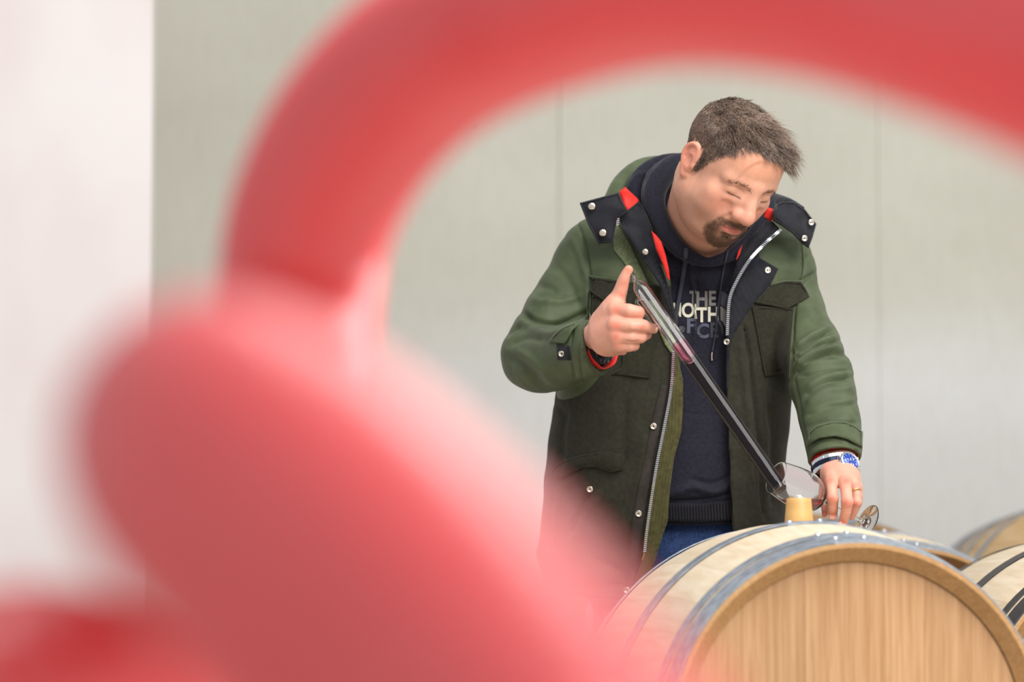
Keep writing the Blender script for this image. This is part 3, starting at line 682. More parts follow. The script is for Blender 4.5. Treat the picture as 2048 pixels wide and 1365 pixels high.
finger(f, [(1690, 966, 6.634, 13), (1693, 986, 6.610, 11.8), (1694.5, 1004, 6.598, 12.2)], .004); finger(f, [(1694.5, 1004, 6.598, 12), (1692, 1024, 6.608, 10.6), (1686, 1046, 6.622, 9.2)], .003)
finger(f, [(1708, 970, 6.648, 11), (1712.5, 988, 6.640, 10), (1713, 1005, 6.636, 10)], .004); finger(f, [(1712, 1005, 6.636, 10.6), (1708, 1022, 6.646, 8.8), (1703, 1034, 6.654, 7.4)], .003)
finger(f, [(1715, 976, 6.672, 9.5), (1717, 992, 6.672, 8.8), (1716, 1006, 6.676, 8.4)], .004); finger(f, [(1716, 1006, 6.676, 8.4), (1711, 1020, 6.682, 7.0)], .003)
finger(f, [(1655, 985, 6.690, 12), (1650, 1006, 6.672, 9.5), (1649, 1028, 6.652, 7.6)], .004)
for l in ([(1676.5, 972, 6.618, 2.2), (1679.5, 1000, 6.58, 2.2)], [(1702, 974, 6.625, 2.0), (1705, 1000, 6.60, 2.0)]): f.chain(pc(l), .003, 's')
V2, Q2 = f.mesh(1); p2_ = px_of(V2); c2 = np.tile(skinb, (len(V2), 1))
for (qx, qy, r, wgt) in ((1661, 960, 8, .5), (1693, 962, 8, .6), (1710, 972, 6, .4), (1665, 998, 8, .5), (1694, 1005, 9, .5), (1712, 1008, 6, .45), (1666, 1032, 8, .5), (1686, 1046, 8, .5), (1649, 1028, 7, .5)):
    wv_ = np.exp(-(((p2_-[qx, qy])**2).sum(1))/r**2)*min(wgt*1.5, .85); c2 = blend(c2, wv_, lin(206, 108, 88))
# knuckle creases
def wrinkle(V, Q, p, spots):
    Nn = normals(V, Q); D = np.zeros(len(V))
    for (qx, qy, ax, wd) in spots:
        ax = np.array(ax, float); ax /= np.linalg.norm(ax); r = p-[qx, qy]; u = r@ax; v = r@np.array([-ax[1], ax[0]])
        D += -0.0007*np.cos(u*1.9)*np.exp(-(u/4.5)**2-(v/wd)**2)*(Nn[:, 2] > 0)
    return V+Nn*D[:, None]
V2 = wrinkle(V2, Q2, p2_, [(1665.5, 998, (0, 1), 9), (1694.5, 1005, (-.1, 1), 9), (1712, 1007, (-.1, 1), 6), (1686, 1036, (-.3, 1), 7)])
V1 = wrinkle(V1, Q1, p1, [(1285, 653, (1, .1), 8), (1248, 566, (.3, -1), 8), (1279, 626, (1, .1), 7)])
# hidden trunk, legs and arms under the clothes: coarse
f = Field((-.15, -1.72, -7.50), (.75, .30, -6.65), 0.010)
body_rows = rows([(430, 1340, 1460, 7.14, .06), (480, 1240, 1550, 7.15, .08), (560, 1200, 1560, 7.16, .11), (760, 1200, 1545, 7.16, .12), (950, 1195, 1540, 7.16, .12), (1100, 1200, 1540, 7.18, .11), (1180, 1200, 1540, 7.18, .10)])
f.loft(body_rows, .02)
f.chain(pc([(1395, 470, 7.1, 60), (1400, 420, 7.05, 55)]), .03)
f.chain(pc([(1205, 520, 7.14, 30), (1088, 708, 7.06, 34), (1160, 690, 6.91, 28)]), .03)
f.chain(pc([(1560, 550, 7.14, 30), (1642, 768, 6.94, 34), (1675, 925, 6.75, 26)]), .03)
footz = -CAM_H
def wc(xw, yw, zw):      # world -> camera axes
    return (np.array([xw, yw, zw-CAM_H])) @ CR
hipL, hipR = C(1290, 1190, 7.18), C(1450, 1190, 7.18)
LX = {}
for s, hp in ((-1, hipL), (1, hipR)):
    hw_ = to_world(hp); kn = wc(hw_[0]+s*.01, hw_[1]-.01, .53); an = wc(hw_[0]+s*.02, hw_[1]+.02, .10)
    f.chain([(hp, .085), (kn, .055), (an, .04)], .03); f.chain([(an, .04), (wc(hw_[0]+s*.03, hw_[1]-.12, .04), .032)], .02); LX[s] = (hp, kn, an)
V3, Q3 = f.mesh(1); c3 = np.tile(skinb, (len(V3), 1))
BV = np.vstack([headV, V1, V2, V3]); o = [0, len(headV), len(headV)+len(V1), len(headV)+len(V1)+len(V2)]
BQ = np.vstack([HQ, Q1+o[1], Q2+o[2], Q3+o[3]])
body = mk('body', to_world(BV), BQ, M['skin'], person, colors=np.vstack([col, c1, c2, c3]))
# fingernails
def nail(px, py, d, ax, wx, ln, nrm):
    o_ = C(px, py, d); a = np.array([ax[0], -ax[1], 0.0]); a /= np.linalg.norm(a); n_ = np.array(nrm, float); n_ -= a*(n_@a); n_ /= np.linalg.norm(n_); u = np.cross(a, n_); V = []; F = []
    for i in range(6):
        for j in range(7):
            s_ = (j/6-.5)*2; t_ = (i/5-.5)*2; V.append(o_+a*ln*t_*.5*(1-.15*s_*s_)+u*wx*.5*s_-n_*.0016*s_*s_)
    for i in range(5):
        for j in range(6): F.append((i*7+j, i*7+j+1, i*7+j+8, i*7+j+7))
    mk('fingernail', to_world(V), F, M['nail'], body)
M['nail'] = mat('nail', lin(220, 162, 142), 0.25, spec=0.5)
nail(1666.5, 1033, 6.622, (0, 1), .0125, .011, (0, -.1, 1)); nail(1685, 1050, 6.6125, (-.3, 1), .0125, .010, (0, -.3, 1)); nail(1310, 659, 6.757, (1, .3), .009, .009, (.3, 0, 1))

# ---------------------------------------------------------------- hair
def strands(name, roots, dirs, nrm, length, rad, seg, gravity, parent, m, lift=0.3, curl=0.0, follow=None, cv=None):
    n = len(roots); u = np.cross(dirs, nrm); u /= np.linalg.norm(u, axis=1)[:, None]+1e-9; V = np.zeros((n, seg+1, 3, 3)); p = roots-nrm*0.0006
    d = dirs*(1-lift)[:, None]+nrm*lift[:, None]; d /= np.linalg.norm(d, axis=1)[:, None]
    for i in range(seg+1):
        t = i/seg; r = rad*(1-t)**0.6+0.00002; v = np.cross(u, d); v /= np.linalg.norm(v, axis=1)[:, None]+1e-9
        for j in range(3):
            a = 2*PI*j/3; V[:, i, j] = p+(u*math.cos(a)+v*math.sin(a))*(r[:, None] if np.ndim(r) else r)
        st = (length/seg)[:, None]; p = p+d*st
        d = d+gravity*(st*18)+curl*rng.normal(size=(n, 3))*0.1
        if follow is not None: d = follow(p, d)
        d /= np.linalg.norm(d, axis=1)[:, None]
    V = V.reshape(-1, 3); b0 = (np.arange(n)*(seg+1)*3)[:, None]; F = []
    for i in range(seg):
        for j in range(3):
            k = (j+1) % 3; F.append(np.concatenate([b0+i*3+j, b0+i*3+k, b0+(i+1)*3+k, b0+(i+1)*3+j], 1))
    return mk(name, to_world(V), np.concatenate(F), m, parent, colors=None if cv is None else np.repeat(cv, (seg+1)*3)[:, None]*np.ones(3))
HN = normals(HV, HQ)
def sample(maskw, n):
    fw = maskw[HQ].mean(1); ar = np.linalg.norm(np.cross(HV[HQ[:, 2]]-HV[HQ[:, 0]], HV[HQ[:, 3]]-HV[HQ[:, 1]]), axis=1)
    pr = fw*ar; pr /= pr.sum(); fi = rng.choice(len(HQ), n, p=pr); wts = rng.dirichlet([1, 1, 1, 1], n)
    return (HV[HQ[fi]]*wts[:, :, None]).sum(1), (HN[HQ[fi]]*wts[:, :, None]).sum(1)
rp, rn = sample(hm*1.0, 19000)
top = sm(rp[:, 1], .055, .095)                      # long on top, clipped short at the sides
dirh = np.stack([rp[:, 0]*1.5+.25*top+rng.normal(0, .12, len(rp)), -0.25-1.2*(1-top)+rng.normal(0, .15, len(rp)), 1.0*top+0.35*(1-top)+rng.normal(0, .15, len(rp))], 1)
fr_ = sm(rp[:, 2], -.01, .05)*top; dirh[:, 0] += 1.1*fr_; dirh[:, 2] -= .25*fr_
dirh[:, 0] += .45*np.sin(rp[:, 0]*210+rp[:, 2]*130+2*np.sin(rp[:, 2]*80))*top; lift_n = .10*np.sin(rp[:, 0]*170-rp[:, 2]*240)*top
dirh -= rn*(dirh*rn).sum(1)[:, None]; dirh /= np.linalg.norm(dirh, axis=1)[:, None]
ln = (0.008+0.042*top*rng.uniform(.6, 1.1, len(rp)))*np.interp(rp[:, 2], [-.08, -.04, .01], [.5, .6, 1.05])
front = sm(rp[:, 2], .035, .07)*top; ln *= 1-.45*front*(1-sm(rp[:, 0], -.01, .03)); lnb = sm(rp[:, 0], .005, .03)*front; ln *= 1+.5*lnb
lift = np.clip(.20-.14*top+.20*top*sm(rp[:, 2], -.04, .02)-.10*front+lift_n*.8+rng.normal(0, .04, len(rp)), .01, .8)
def keep_out(p, d):
    q = hinv(p); e = np.sqrt((q[:, 0]/.080)**2+((q[:, 1]-.042)/.088)**2+((q[:, 2]+.008)/.100)**2); n_ = np.stack([q[:, 0]/.0064, (q[:, 1]-.042)/.0077, (q[:, 2]+.008)/.010], 1); n_ /= np.linalg.norm(n_, axis=1)[:, None]
    nw = n_ @ HR.T; dn = (d*nw).sum(1); push = np.where((e < 1.04) & (dn < 0), -dn, 0); return d+nw*push[:, None]
ns_ = 520; sd = rng.choice(len(rp), ns_, replace=False); own = np.zeros(len(rp), int); bd = np.full(len(rp), 9.0)
for k_, i_ in enumerate(sd):
    dd_ = ((rp-rp[i_])**2).sum(1); mm_ = dd_ < bd; own[mm_] = k_; bd[mm_] = dd_[mm_]
so = rng.normal(0, .28, (ns_, 3)); pull = (rp[sd][own]-rp)/np.maximum(ln, .01)[:, None]
dirh = dirh+(so[own]+pull*.55)*top[:, None]*.9; dirh -= rn*(dirh*rn).sum(1)[:, None]*.8; dirh /= np.linalg.norm(dirh, axis=1)[:, None]
lift = np.clip(lift+rng.normal(0, .07, ns_)[own]*top, .01, .8); ln = ln*(1+rng.normal(0, .10, ns_)[own]*top)
cvh = np.clip(rng.normal(1, .22, ns_)[own]+rng.normal(0, .12, len(rp)), .45, 1.6)
strands('hair', hd(rp), dirh @ HR.T, rn @ HR.T, ln, 0.00042, 6, np.array([0, -0.45, 0.02]), person, M['hair'], lift, 0.35, keep_out, cvh)
rp, rn = sample(gt**1.6*(1-LIPM), 3000)
db = np.stack([rp[:, 0]*6, -np.ones(len(rp)), .2*np.ones(len(rp))], 1)+rng.normal(0, .25, (len(rp), 3)); db -= rn*(db*rn).sum(1)[:, None]; db /= np.linalg.norm(db, axis=1)[:, None]
strands('beard', hd(rp), db @ HR.T, rn @ HR.T, rng.uniform(.004, .008, len(rp)), 0.00022, 3, np.array([0, -.1, 0]), person, M['beard'], np.full(len(rp), .35), 0.3)
ebm = np.zeros(len(HV))
for s in (-1, 1):
    for q in np.linspace(.013, .050, 16): ebm = np.maximum(ebm, np.exp(-(np.hypot(x-s*q, (y-(.0175+.004*math.sin((q-.013)/.037*PI)-.10*max(q-.036, 0))))/(.0032-.03*max(q-.03, 0)*1.0))**2)*(z > .04))
rp, rn = sample(ebm, 300); sg = np.sign(rp[:, 0]); de = np.stack([sg*1.0, .25-8*(np.abs(rp[:, 0])-.02), np.zeros(len(rp))], 1)+rng.normal(0, .15, (len(rp), 3)); de -= rn*(de*rn).sum(1)[:, None]; de /= np.linalg.norm(de, axis=1)[:, None]
strands('eyebrows', hd(rp), de @ HR.T, rn @ HR.T, rng.uniform(.005, .008, len(rp)), 0.00022, 3, np.array([0, -.02, 0]), person, M['beard'], np.full(len(rp), .18), 0.2)

# ---------------------------------------------------------------- jeans and shoes
f = Field((-.12, -1.66, -7.46), (.70, -.22, -6.95), 0.007)
f.loft(rows([(1015, 1205, 1560, 7.17, .135), (1100, 1190, 1565, 7.17, .14), (1190, 1180, 1560, 7.18, .135)]), .02)
for s in (-1, 1):
    hp, kn, an = LX[s]; f.chain([(hp, .098), (kn, .075), (an, .062)], .04)
V, Q = f.mesh(1)
V = creases(V, Q, [([(1361, 1040), (1362, 1080), (1358, 1130)], 3, -.003), ([(1400, 1040), (1402, 1120)], 2.5, -.003), ([(1330, 1075), (1350, 1062), (1362, 1058)], 2, -.002), ([(1340, 1120), (1400, 1100), (1450, 1110)], 6, -.004)])
jeans = mk('jeans', to_world(V), Q, M['denim'], person)
M['leather'] = mat('brown_leather', lin(84, 60, 44), 0.5)
for s in (-1, 1):
    an = to_world(LX[s][2]); sf = Field((an[0]-.08, an[1]-.27, 0), (an[0]+.08, an[1]+.12, .17), 0.005)
    sf.ell((an[0], an[1]+.02, .055), (.045, .06, .07)); sf.ell((an[0]+s*.01, an[1]-.12, .035), (.048, .12, .045), .03)
    sf.half((0, 0, .004), (0, 0, -1), (an[0]-.1, an[1]-.3, -.05), (an[0]+.1, an[1]+.2, .02)); V, Q = sf.mesh(1)
    mk('shoe', V, Q, M['leather'], person)

# ---------------------------------------------------------------- hoodie
HROW = [(455, 1290, 1530, 7.13, .085), (500, 1220, 1560, 7.14, .110), (560, 1180, 1585, 7.15, .135), (660, 1165, 1575, 7.15, .150), (780, 1160, 1565, 7.15, .155), (900, 1155, 1560, 7.15, .162), (985, 1155, 1560, 7.15, .160), (1004, 1165, 1555, 7.15, .150), (1044, 1172, 1550, 7.155, .147)]
f = Field((.02, -.40, -7.42), (.60, .40, -6.75), 0.0035)
f.loft(rows(HROW), .01, p=2.3)
roll = pc([(1392, 322, 7.14, 18), (1352, 330, 7.11, 22), (1318, 358, 7.07, 27), (1306, 400, 7.03, 24), (1322, 448, 6.995, 20), (1350, 490, 6.972, 17), (1386, 515, 6.965, 14), (1422, 522, 6.965, 12), (1458, 512, 6.97, 12), (1492, 486, 6.99, 13), (1522, 448, 7.02, 14), (1538, 408, 7.07, 14)])
f.chain(roll, .012)
f.chain(pc([(1380, 318, 7.17, 12), (1330, 326, 7.14, 18), (1290, 350, 7.12, 22), (1272, 385, 7.10, 22), (1290, 430, 7.08, 24)]), .012)
f.chain(pc([(1392, 350, 7.2, 30), (1345, 365, 7.17, 36), (1310, 410, 7.14, 40), (1330, 450, 7.12, 40)]), .02)
f.chain(pc([(1350, 520, 7.03, 40), (1420, 545, 7.02, 40), (1480, 520, 7.03, 40)]), .02)
# room for the neck and the head
f.chain(pc([(1415, 505, 6.97, 14), (1408, 480, 7.0, 44), (1405, 440, 7.02, 58), (1420, 380, 6.98, 55)]), .008, 's')
f.chain(pc([(1405, 470, 6.93, 40), (1430, 430, 6.90, 66)]), .008, 's')
V, Q = f.mesh(1)
V = creases(V, Q, [
    ([(1322, 318), (1300, 342), (1284, 375), (1288, 415), (1306, 458), (1335, 505), (1370, 532)], 3, -.004), ([(1352, 318), (1326, 342), (1314, 385), (1320, 430), (1340, 472), (1372, 505)], 2.5, -.002),
    ([(1262, 372), (1276, 352), (1300, 345)], 5, .004), ([(1390, 512), (1382, 540), (1388, 580), (1391, 640), (1390, 690)], 3.5, .0045), ([(1393, 560), (1396, 640), (1394, 700)], 3, -.0035),
    ([(1432, 560), (1436, 640), (1428, 700)], 5, -.002), ([(1400, 545), (1415, 575), (1408, 600)], 8, .002),
    ([(1345, 822), (1390, 828), (1452, 832)], 2, -.002), ([(1345, 990), (1385, 975), (1430, 985), (1465, 965)], 8, .008), ([(1345, 1003), (1400, 1000), (1465, 985)], 4, -.006), ([(1385, 960), (1420, 968), (1460, 955)], 5, -.004)])
hoodie = mk('hoodie', to_world(V), Q, M['navy'], person)
HB = BVHTree.FromPolygons([tuple(v) for v in V], [tuple(q) for q in Q])
m = M['rib'] = cloth('ribbed_hem', lin(34, 32, 40), lin(26, 25, 32), 0.9, 100, None)
weave(m, 60, 0, 0.9, 0.003)
drape('ribbed_hem', [(1330, 1007), (1400, 1008), (1470, 1000), (1470, 1041), (1400, 1045), (1325, 1044)], HB, .003, M['rib'], hoodie, off=.002)
def glyph(ch, x0, x1, y0, y1, m, shear=0.0, bold=0.025, parent=None, name='printed_letter', lift=.0012, surf=None):
    cu = bpy.data.curves.new('t', 'FONT'); cu.body = ch; cu.offset = bold; cu.resolution_u = 6; to = bpy.data.objects.new('t', cu); COL.objects.link(to)
    bpy.context.view_layer.update(); dg = bpy.context.evaluated_depsgraph_get(); me = bpy.data.meshes.new_from_object(to.evaluated_get(dg)); bpy.data.objects.remove(to)
    bm = bmesh.new(); bm.from_mesh(me); bmesh.ops.triangulate(bm, faces=bm.faces); bmesh.ops.subdivide_edges(bm, edges=bm.edges, cuts=1)
    co = np.array([v.co[:] for v in bm.verts]); lo, hi = co.min(0), co.max(0); q = (co[:, :2]-lo[:2])/(hi[:2]-lo[:2]+1e-9)
    X = x0+(x1-x0)*q[:, 0]; Y = y1-(y1-y0)*q[:, 1]+shear*(X-x0); out = []
    for px, py in zip(X, Y):
        dr = Vector(C(px, py, 1)).normalized(); h = (surf or HB).ray_cast(Vector((0, 0, 0)), dr); d = -h[0][2] if h[0] is not None else 7.0; out.append(C(px, py, d-lift))
    F = [tuple(v.index for v in fc.verts) for fc in bm.faces]; bm.free(); return mk(name, to_world(out), F, m, parent, False)
M['print_cream'] = mat('cream_print', lin(212, 208, 188), 0.7); M['print_grey'] = mat('grey_print', lin(122, 118, 114), 0.7)
M['print_blue'] = mat('dim_blue_print', lin(78, 80, 98), 0.7); M['print_dark'] = mat('dark_print', lin(50, 50, 59), 0.7)
for ch, x0, x1, y0, y1, mm in (('T', 1379, 1392, 582, 613, 'grey'), ('H', 1393, 1415, 583, 614, 'grey'), ('E', 1418, 1432, 582, 612, 'grey'),
        ('N', 1347, 1362, 606, 634, 'cream'), ('O', 1363.5, 1389, 606, 635.5, 'cream'), ('R', 1389.5, 1394, 608, 638, 'cream'), ('T', 1393, 1414, 615, 645, 'cream'), ('H', 1416, 1437, 614, 644, 'cream'),
        ('F', 1374, 1391.5, 637, 667, 'blue'), ('A', 1390, 1394, 640, 668, 'dark'), ('C', 1394, 1418, 647, 677, 'blue'), ('E', 1421, 1436, 645, 676, 'dark'), ('®', 1357, 1369, 653, 665, 'grey')):
    glyph(ch, x0, x1, y0, y1, M['print_'+mm], bold=(.0 if ch == '®' else .03), parent=hoodie)
for poly, mm in (([(1438.5, 580), (1459, 591), (1461, 608), (1455, 620), (1439, 611)], 'dark'), ([(1440, 612.5), (1448, 617), (1455, 622), (1455.5, 642), (1453.5, 668), (1451, 655), (1446, 645), (1441, 641)], 'grey'), ([(1431, 643), (1438, 641), (1446, 650), (1449, 668), (1444, 674), (1441, 655)], 'dark')):
    drape('printed_emblem', poly, HB, .0007, M['print_'+mm], hoodie, res=4, off=.0012, edge=1)
def lace(name, pts, m, parent, surf, r=.0022, off=.003, flat=None):
    l = catmull(pts, 8); out = []
    for px, py in l:
        h = surf.ray_cast(Vector((0, 0, 0)), Vector(C(px, py, 1)).normalized()); out.append(C(px, py, (-h[0][2] if h[0] is not None else 6.99)-off))
    out = np.array(out); out[1:-1, 2] = (out[:-2, 2]+out[1:-1, 2]+out[2:, 2])/3; V, F = tube_mesh(out, r, 8)
    if flat is not None:
        c = np.repeat(out, 8, 0); V = np.vstack([(V[:len(c)]-c)*np.array([flat, 1, 1])+c])
    return mk(name, to_world(V), F, m, parent)
M['cordlace'] = mat('lace_cotton', lin(50, 50, 62), 0.8)
lace('drawstring', [(1373, 478), (1371, 520), (1363, 570), (1353, 625), (1350, 660)], M['cordlace'], hoodie, HB, .0022, .004, 1.9)
ds = lace('drawstring', [(1456, 500), (1446, 545), (1438, 600), (1432, 660), (1424, 706)], M['cordlace'], hoodie, HB, .0018, .004)
lace('lace_tip', [(1424, 706), (1423.5, 714), (1424, 722)], M['snap'], hoodie, HB, .0020, .004)

# ---------------------------------------------------------------- coat
CROW = [(415, 1300, 1520, 7.14, .060), (440, 1225, 1570, 7.14, .085), (480, 1160, 1605, 7.15, .120), (540, 1135, 1616, 7.15, .150), (620, 1126, 1612, 7.15, .168), (700, 1120, 1600, 7.15, .176), (790, 1111, 1583, 7.15, .182), (860, 1100, 1577, 7.15, .186), (930, 1092, 1569, 7.15, .188), (960, 1089, 1571, 7.15, .188), (1040, 1083, 1576, 7.155, .188), (1108, 1072, 1580, 7.16, .190), (1150, 1080, 1583, 7.165, .192), (1186, 1096, 1585, 7.17, .192)]
f = Field((-.06, -.52, -7.44), (.68, .30, -6.68), 0.0032)
f.loft(rows(CROW), .0, p=2.5)
# shoulders and sleeves
SLA = pc([(1300, 425, 7.13, 30), (1215, 470, 7.13, 48), (1182, 500, 7.13, 58), (1152, 560, 7.12, 62), (1124, 618, 7.11, 68), (1080, 700, 7.07, 72), (1076, 716, 7.055, 71), (1110, 716, 7.00, 66), (1150, 704, 6.93, 60), (1195, 694, 6.87, 58), (1235, 688, 6.815, 56)]); f.chain(SLA, .018)
SLB = pc([(1520, 440, 7.13, 30), (1560, 500, 7.13, 50), (1574, 535, 7.13, 55), (1590, 620, 7.10, 58), (1615, 690, 7.02, 64), (1640, 755, 6.95, 66), (1655, 820, 6.88, 62), (1665, 870, 6.82, 59), (1672, 960, 6.72, 50)]); f.chain(SLB, .018)
# cuff ends
nA = np.array([.08, .02, .04]); cA = C(1194, 690, 6.873); f.half(cA, nA, C(1150, 800, 6.958), C(1330, 600, 6.60))
nB = np.array([.006, -.08, .04]); cB = C(1669, 924, 6.775); f.half(cB, nB, C(1580, 1060, 6.9), C(1770, 860, 6.55))
f.chain(pc([(1150, 706, 6.93, 40), (1196, 692, 6.87, 47), (1245, 682, 6.80, 48)]), .0, 's')
f.chain(pc([(1660, 850, 6.85, 40), (1669, 905, 6.78, 45), (1677, 985, 6.69, 42)]), .0, 's')
# hollow inside and the open front
inner = [(y, l+22, r-22, d, hd_-.018) for y, l, r, d, hd_ in CROW]; inner[-1] = (1215,)+inner[-1][1:]; inner[0] = (395,)+inner[0][1:]
f.loft(rows(inner), .0, 's', p=2.5)
EL = [(380, 1292), (430, 1296), (460, 1305), (500, 1322), (560, 1340), (640, 1352), (700, 1358), (780, 1364), (862, 1360), (918, 1346), (978, 1338), (1044, 1332), (1077, 1322), (1130, 1303), (1230, 1280)]
ER = [(380, 1530), (430, 1512), (470, 1498), (520, 1484), (580, 1466), (640, 1456), (700, 1453), (780, 1453), (900, 1458), (1054, 1466), (1130, 1472), (1230, 1478)]
V, Q = None, None
sl, X, Y, Z = f.win((.1, -.6, -7.12), (.7, .4, -6.6)); F0 = f.F[sl]
pyy = 682.5-FPX*Y/-Z; pxx = 1024+FPX*X/-Z; xl = np.interp(pyy, [a for a, b in EL], [b for a, b in EL]); xr = np.interp(pyy, [a for a, b in ER], [b for a, b in ER])
cut = np.minimum(pxx-xl, xr-pxx)/1090.; f.F[sl] = np.where(Z > -7.12, np.maximum(F0, cut), F0)
f.chain(pc([(1410, 400, 7.08, 105), (1410, 350, 7.08, 110)]), .01, 's')     # neck hole
V, Q = f.mesh(1)
G = -.0042
ST = [
 # right arm (left in the picture)
 ([(1148, 437), (1165, 472), (1177, 531), (1181, 590), (1178, 640)], 3.5, -.004), ([(1140, 470), (1160, 510), (1174, 555)], 7, .004),
 ([(1042, 623), (1070, 640), (1109, 648), (1140, 640), (1172, 622)], 5, -.008), ([(1036, 640), (1070, 660), (1112, 668), (1150, 650)], 8, .006), ([(1014, 672), (1030, 658), (1046, 652)], 4, -.005),
 ([(1020, 690), (1050, 676), (1090, 680)], 6, -.004), ([(1069, 571), (1095, 575), (1120, 590)], 8, -.004), ([(1060, 600), (1095, 606), (1140, 600), (1170, 585)], 8, .004), ([(1016, 715), (1050, 735), (1080, 770)], 7, -.004), ([(1030, 700), (1065, 720), (1100, 760)], 7, .004),
 ([(1156, 642), (1143, 669), (1141, 712), (1150, 757)], 2.2, -.003), ([(1110, 585), (1090, 620)], 10, .004), ([(1100, 525), (1135, 560), (1160, 620)], 9, -.003),
 ([(1172, 634), (1162, 664), (1160, 720), (1166, 760)], 2.0, -.002),
 # left arm
 ([(1603, 480), (1606, 530), (1600, 575), (1588, 625), (1582, 700), (1578, 770)], 3.5, -.006), ([(1604, 564), (1617, 554), (1632, 546)], 4, -.006), ([(1606, 520), (1622, 510)], 5, -.003),
 ([(1587, 707), (1623, 682), (1658, 666)], 4.5, G*1.6), ([(1590, 722), (1611, 704), (1652, 685), (1678, 684)], 4, G*1.8), ([(1587, 748), (1623, 721), (1664, 706), (1697, 709)], 4, G*1.8),
 ([(1590, 695), (1630, 668), (1662, 655)], 6, .005), ([(1592, 714), (1640, 686), (1672, 674)], 5, .005), ([(1592, 734), (1625, 708), (1685, 694)], 6, .006), ([(1602, 753), (1649, 743), (1700, 741)], 3, G), ([(1600, 735), (1640, 726), (1698, 724)], 7, .005),
 ([(1605, 792), (1649, 764), (1703, 756)], 5, G*1.5), ([(1610, 775), (1650, 754), (1703, 748)], 5, .003), ([(1610, 812), (1650, 785), (1708, 778)], 7, .005), ([(1612, 832), (1655, 812), (1714, 806)], 4, G*1.4), ([(1612, 856), (1649, 842), (1716, 846)], 3, -.003), ([(1625, 640), (1650, 625)], 8, -.003),
 ([(1614, 898), (1650, 882), (1690, 886), (1718, 905)], 1.8, -.002), ([(1590, 760), (1600, 820), (1612, 880), (1614, 920)], 3, -.004),
 # body
 ([(1488, 652), (1500, 720), (1508, 793), (1520, 900), (1529, 1035)], 4, -.006), ([(1478, 680), (1488, 760), (1497, 850), (1500, 960)], 6, .004), ([(1540, 800), (1548, 900), (1550, 1020)], 8, -.005),
 ([(1182, 984), (1160, 1020), (1129, 1073)], 6, -.007), ([(1195, 990), (1172, 1028), (1142, 1085)], 7, .005), ([(1128, 820), (1122, 900), (1114, 950)], 9, -.004), ([(1103, 800), (1128, 830)], 6, -.003),
 ([(1250, 780), (1245, 860), (1250, 940)], 14, -.004), ([(1290, 860), (1280, 960), (1262, 1060)], 10, .003), ([(1170, 1100), (1210, 1130), (1250, 1150)], 9, -.004), ([(1120, 1000), (1116, 1060), (1110, 1130)], 9, .005),
 ([(1095, 1168), (1160, 1170), (1250, 1172)], 2.5, -.003),
 ([(1330, 1100), (1332, 1000), (1344, 900)], 3, .001)]
V = creases(V, Q, ST, 1.35)
Nn = normals(V, Q); pp = px_of(V)
wob = .0010*(np.sin(V[:, 0]*70+V[:, 1]*31)*np.sin(V[:, 1]*55-V[:, 2]*40)+np.sin(V[:, 0]*33-V[:, 1]*90+2)*.8); V = V+Nn*wob[:, None]
fc = V[Q].mean(1); fp = px_of(fc); fn = Nn[Q].mean(1)
ctr = np.stack([np.interp(fc[:, 1], *zip(*sorted([(r[0], (r[1]+r[2])/2) for r in rows(CROW)]))), fc[:, 1], np.full(len(fc), -7.15)], 1)
insd = ((fn*(fc-ctr)).sum(1) < 0)
# yoke and sleeves twill, body wool, inside red
def segd(V, pts):
    D = np.full(len(V), 9.0)
    q = catmull([list(p)+[r] for p, r in pts], 3)
    for s0, s1_ in zip(q[:-1], q[1:]):
        ab = s1_[:3]-s0[:3]; t = np.clip(((V-s0[:3])@ab)/(ab@ab), 0, 1); D = np.minimum(D, np.linalg.norm(V-s0[:3]-t[:, None]*ab, axis=1)-(s0[3]+(s1_[3]-s0[3])*t))
    return D
def psd(p, poly):
    d = polydist(p, list(poly)+[poly[0]]); return np.where(in_poly(p, poly), d, -d)
pv = px_of(V)
yk = np.interp(pv[:, 0], [1100, 1180, 1235, 1340, 1500, 1541, 1602, 1640], [552, 552, 561, 572, 582, 571, 562, 560])-pv[:, 1]
zL = np.minimum(psd(pv, [(900, 400), (1149, 435), (1165, 472), (1177, 531), (1181, 600), (1180, 640), (1290, 640), (1290, 850), (900, 850)]), -(segd(V, SLA)-.024)*1090)
zR = np.minimum(psd(pv, [(1603, 440), (1607, 530), (1600, 575), (1588, 625), (1582, 700), (1576, 780), (1570, 850), (1580, 1000), (1760, 1000), (1760, 440)]), -(segd(V, SLB)-.024)*1090)
zone = np.maximum.reduce([yk, zL, zR])
mi = np.where(insd & (fc[:, 2] < -7.16) & (zone[Q].mean(1) < 0), 1, 0)
m = M['coat'] = mat('green_coat_cloth', lin(80, 90, 66), 0.7, spec=0.3, Sheen_Weight=0.05)
bs = m.node_tree.nodes['Principled BSDF']; at = N(m, 'ShaderNodeAttribute'); at.attribute_name = 'zone'
st_ = N(m, 'ShaderNodeMath'); st_.operation = 'GREATER_THAN'; st_.inputs[1].default_value = 0; L(m, at.outputs['Fac'], st_.inputs[0])
def pairn(c1, c2, scale):
    tc = N(m, 'ShaderNodeTexCoord'); nz = N(m, 'ShaderNodeTexNoise'); nz.inputs['Scale'].default_value = scale; nz.inputs['Detail'].default_value = 6; L(m, tc.outputs['Object'], nz.inputs['Vector'])
    mr = N(m, 'ShaderNodeMapRange'); mr.inputs[1].default_value = .3; mr.inputs[2].default_value = .7; L(m, nz.outputs[0], mr.inputs[0]); mx = N(m, 'ShaderNodeMix'); mx.data_type = 'RGBA'; mx.inputs[6].default_value = c1; mx.inputs[7].default_value = c2; L(m, mr.outputs[0], mx.inputs[0]); return mx.outputs[2], nz.outputs[0]
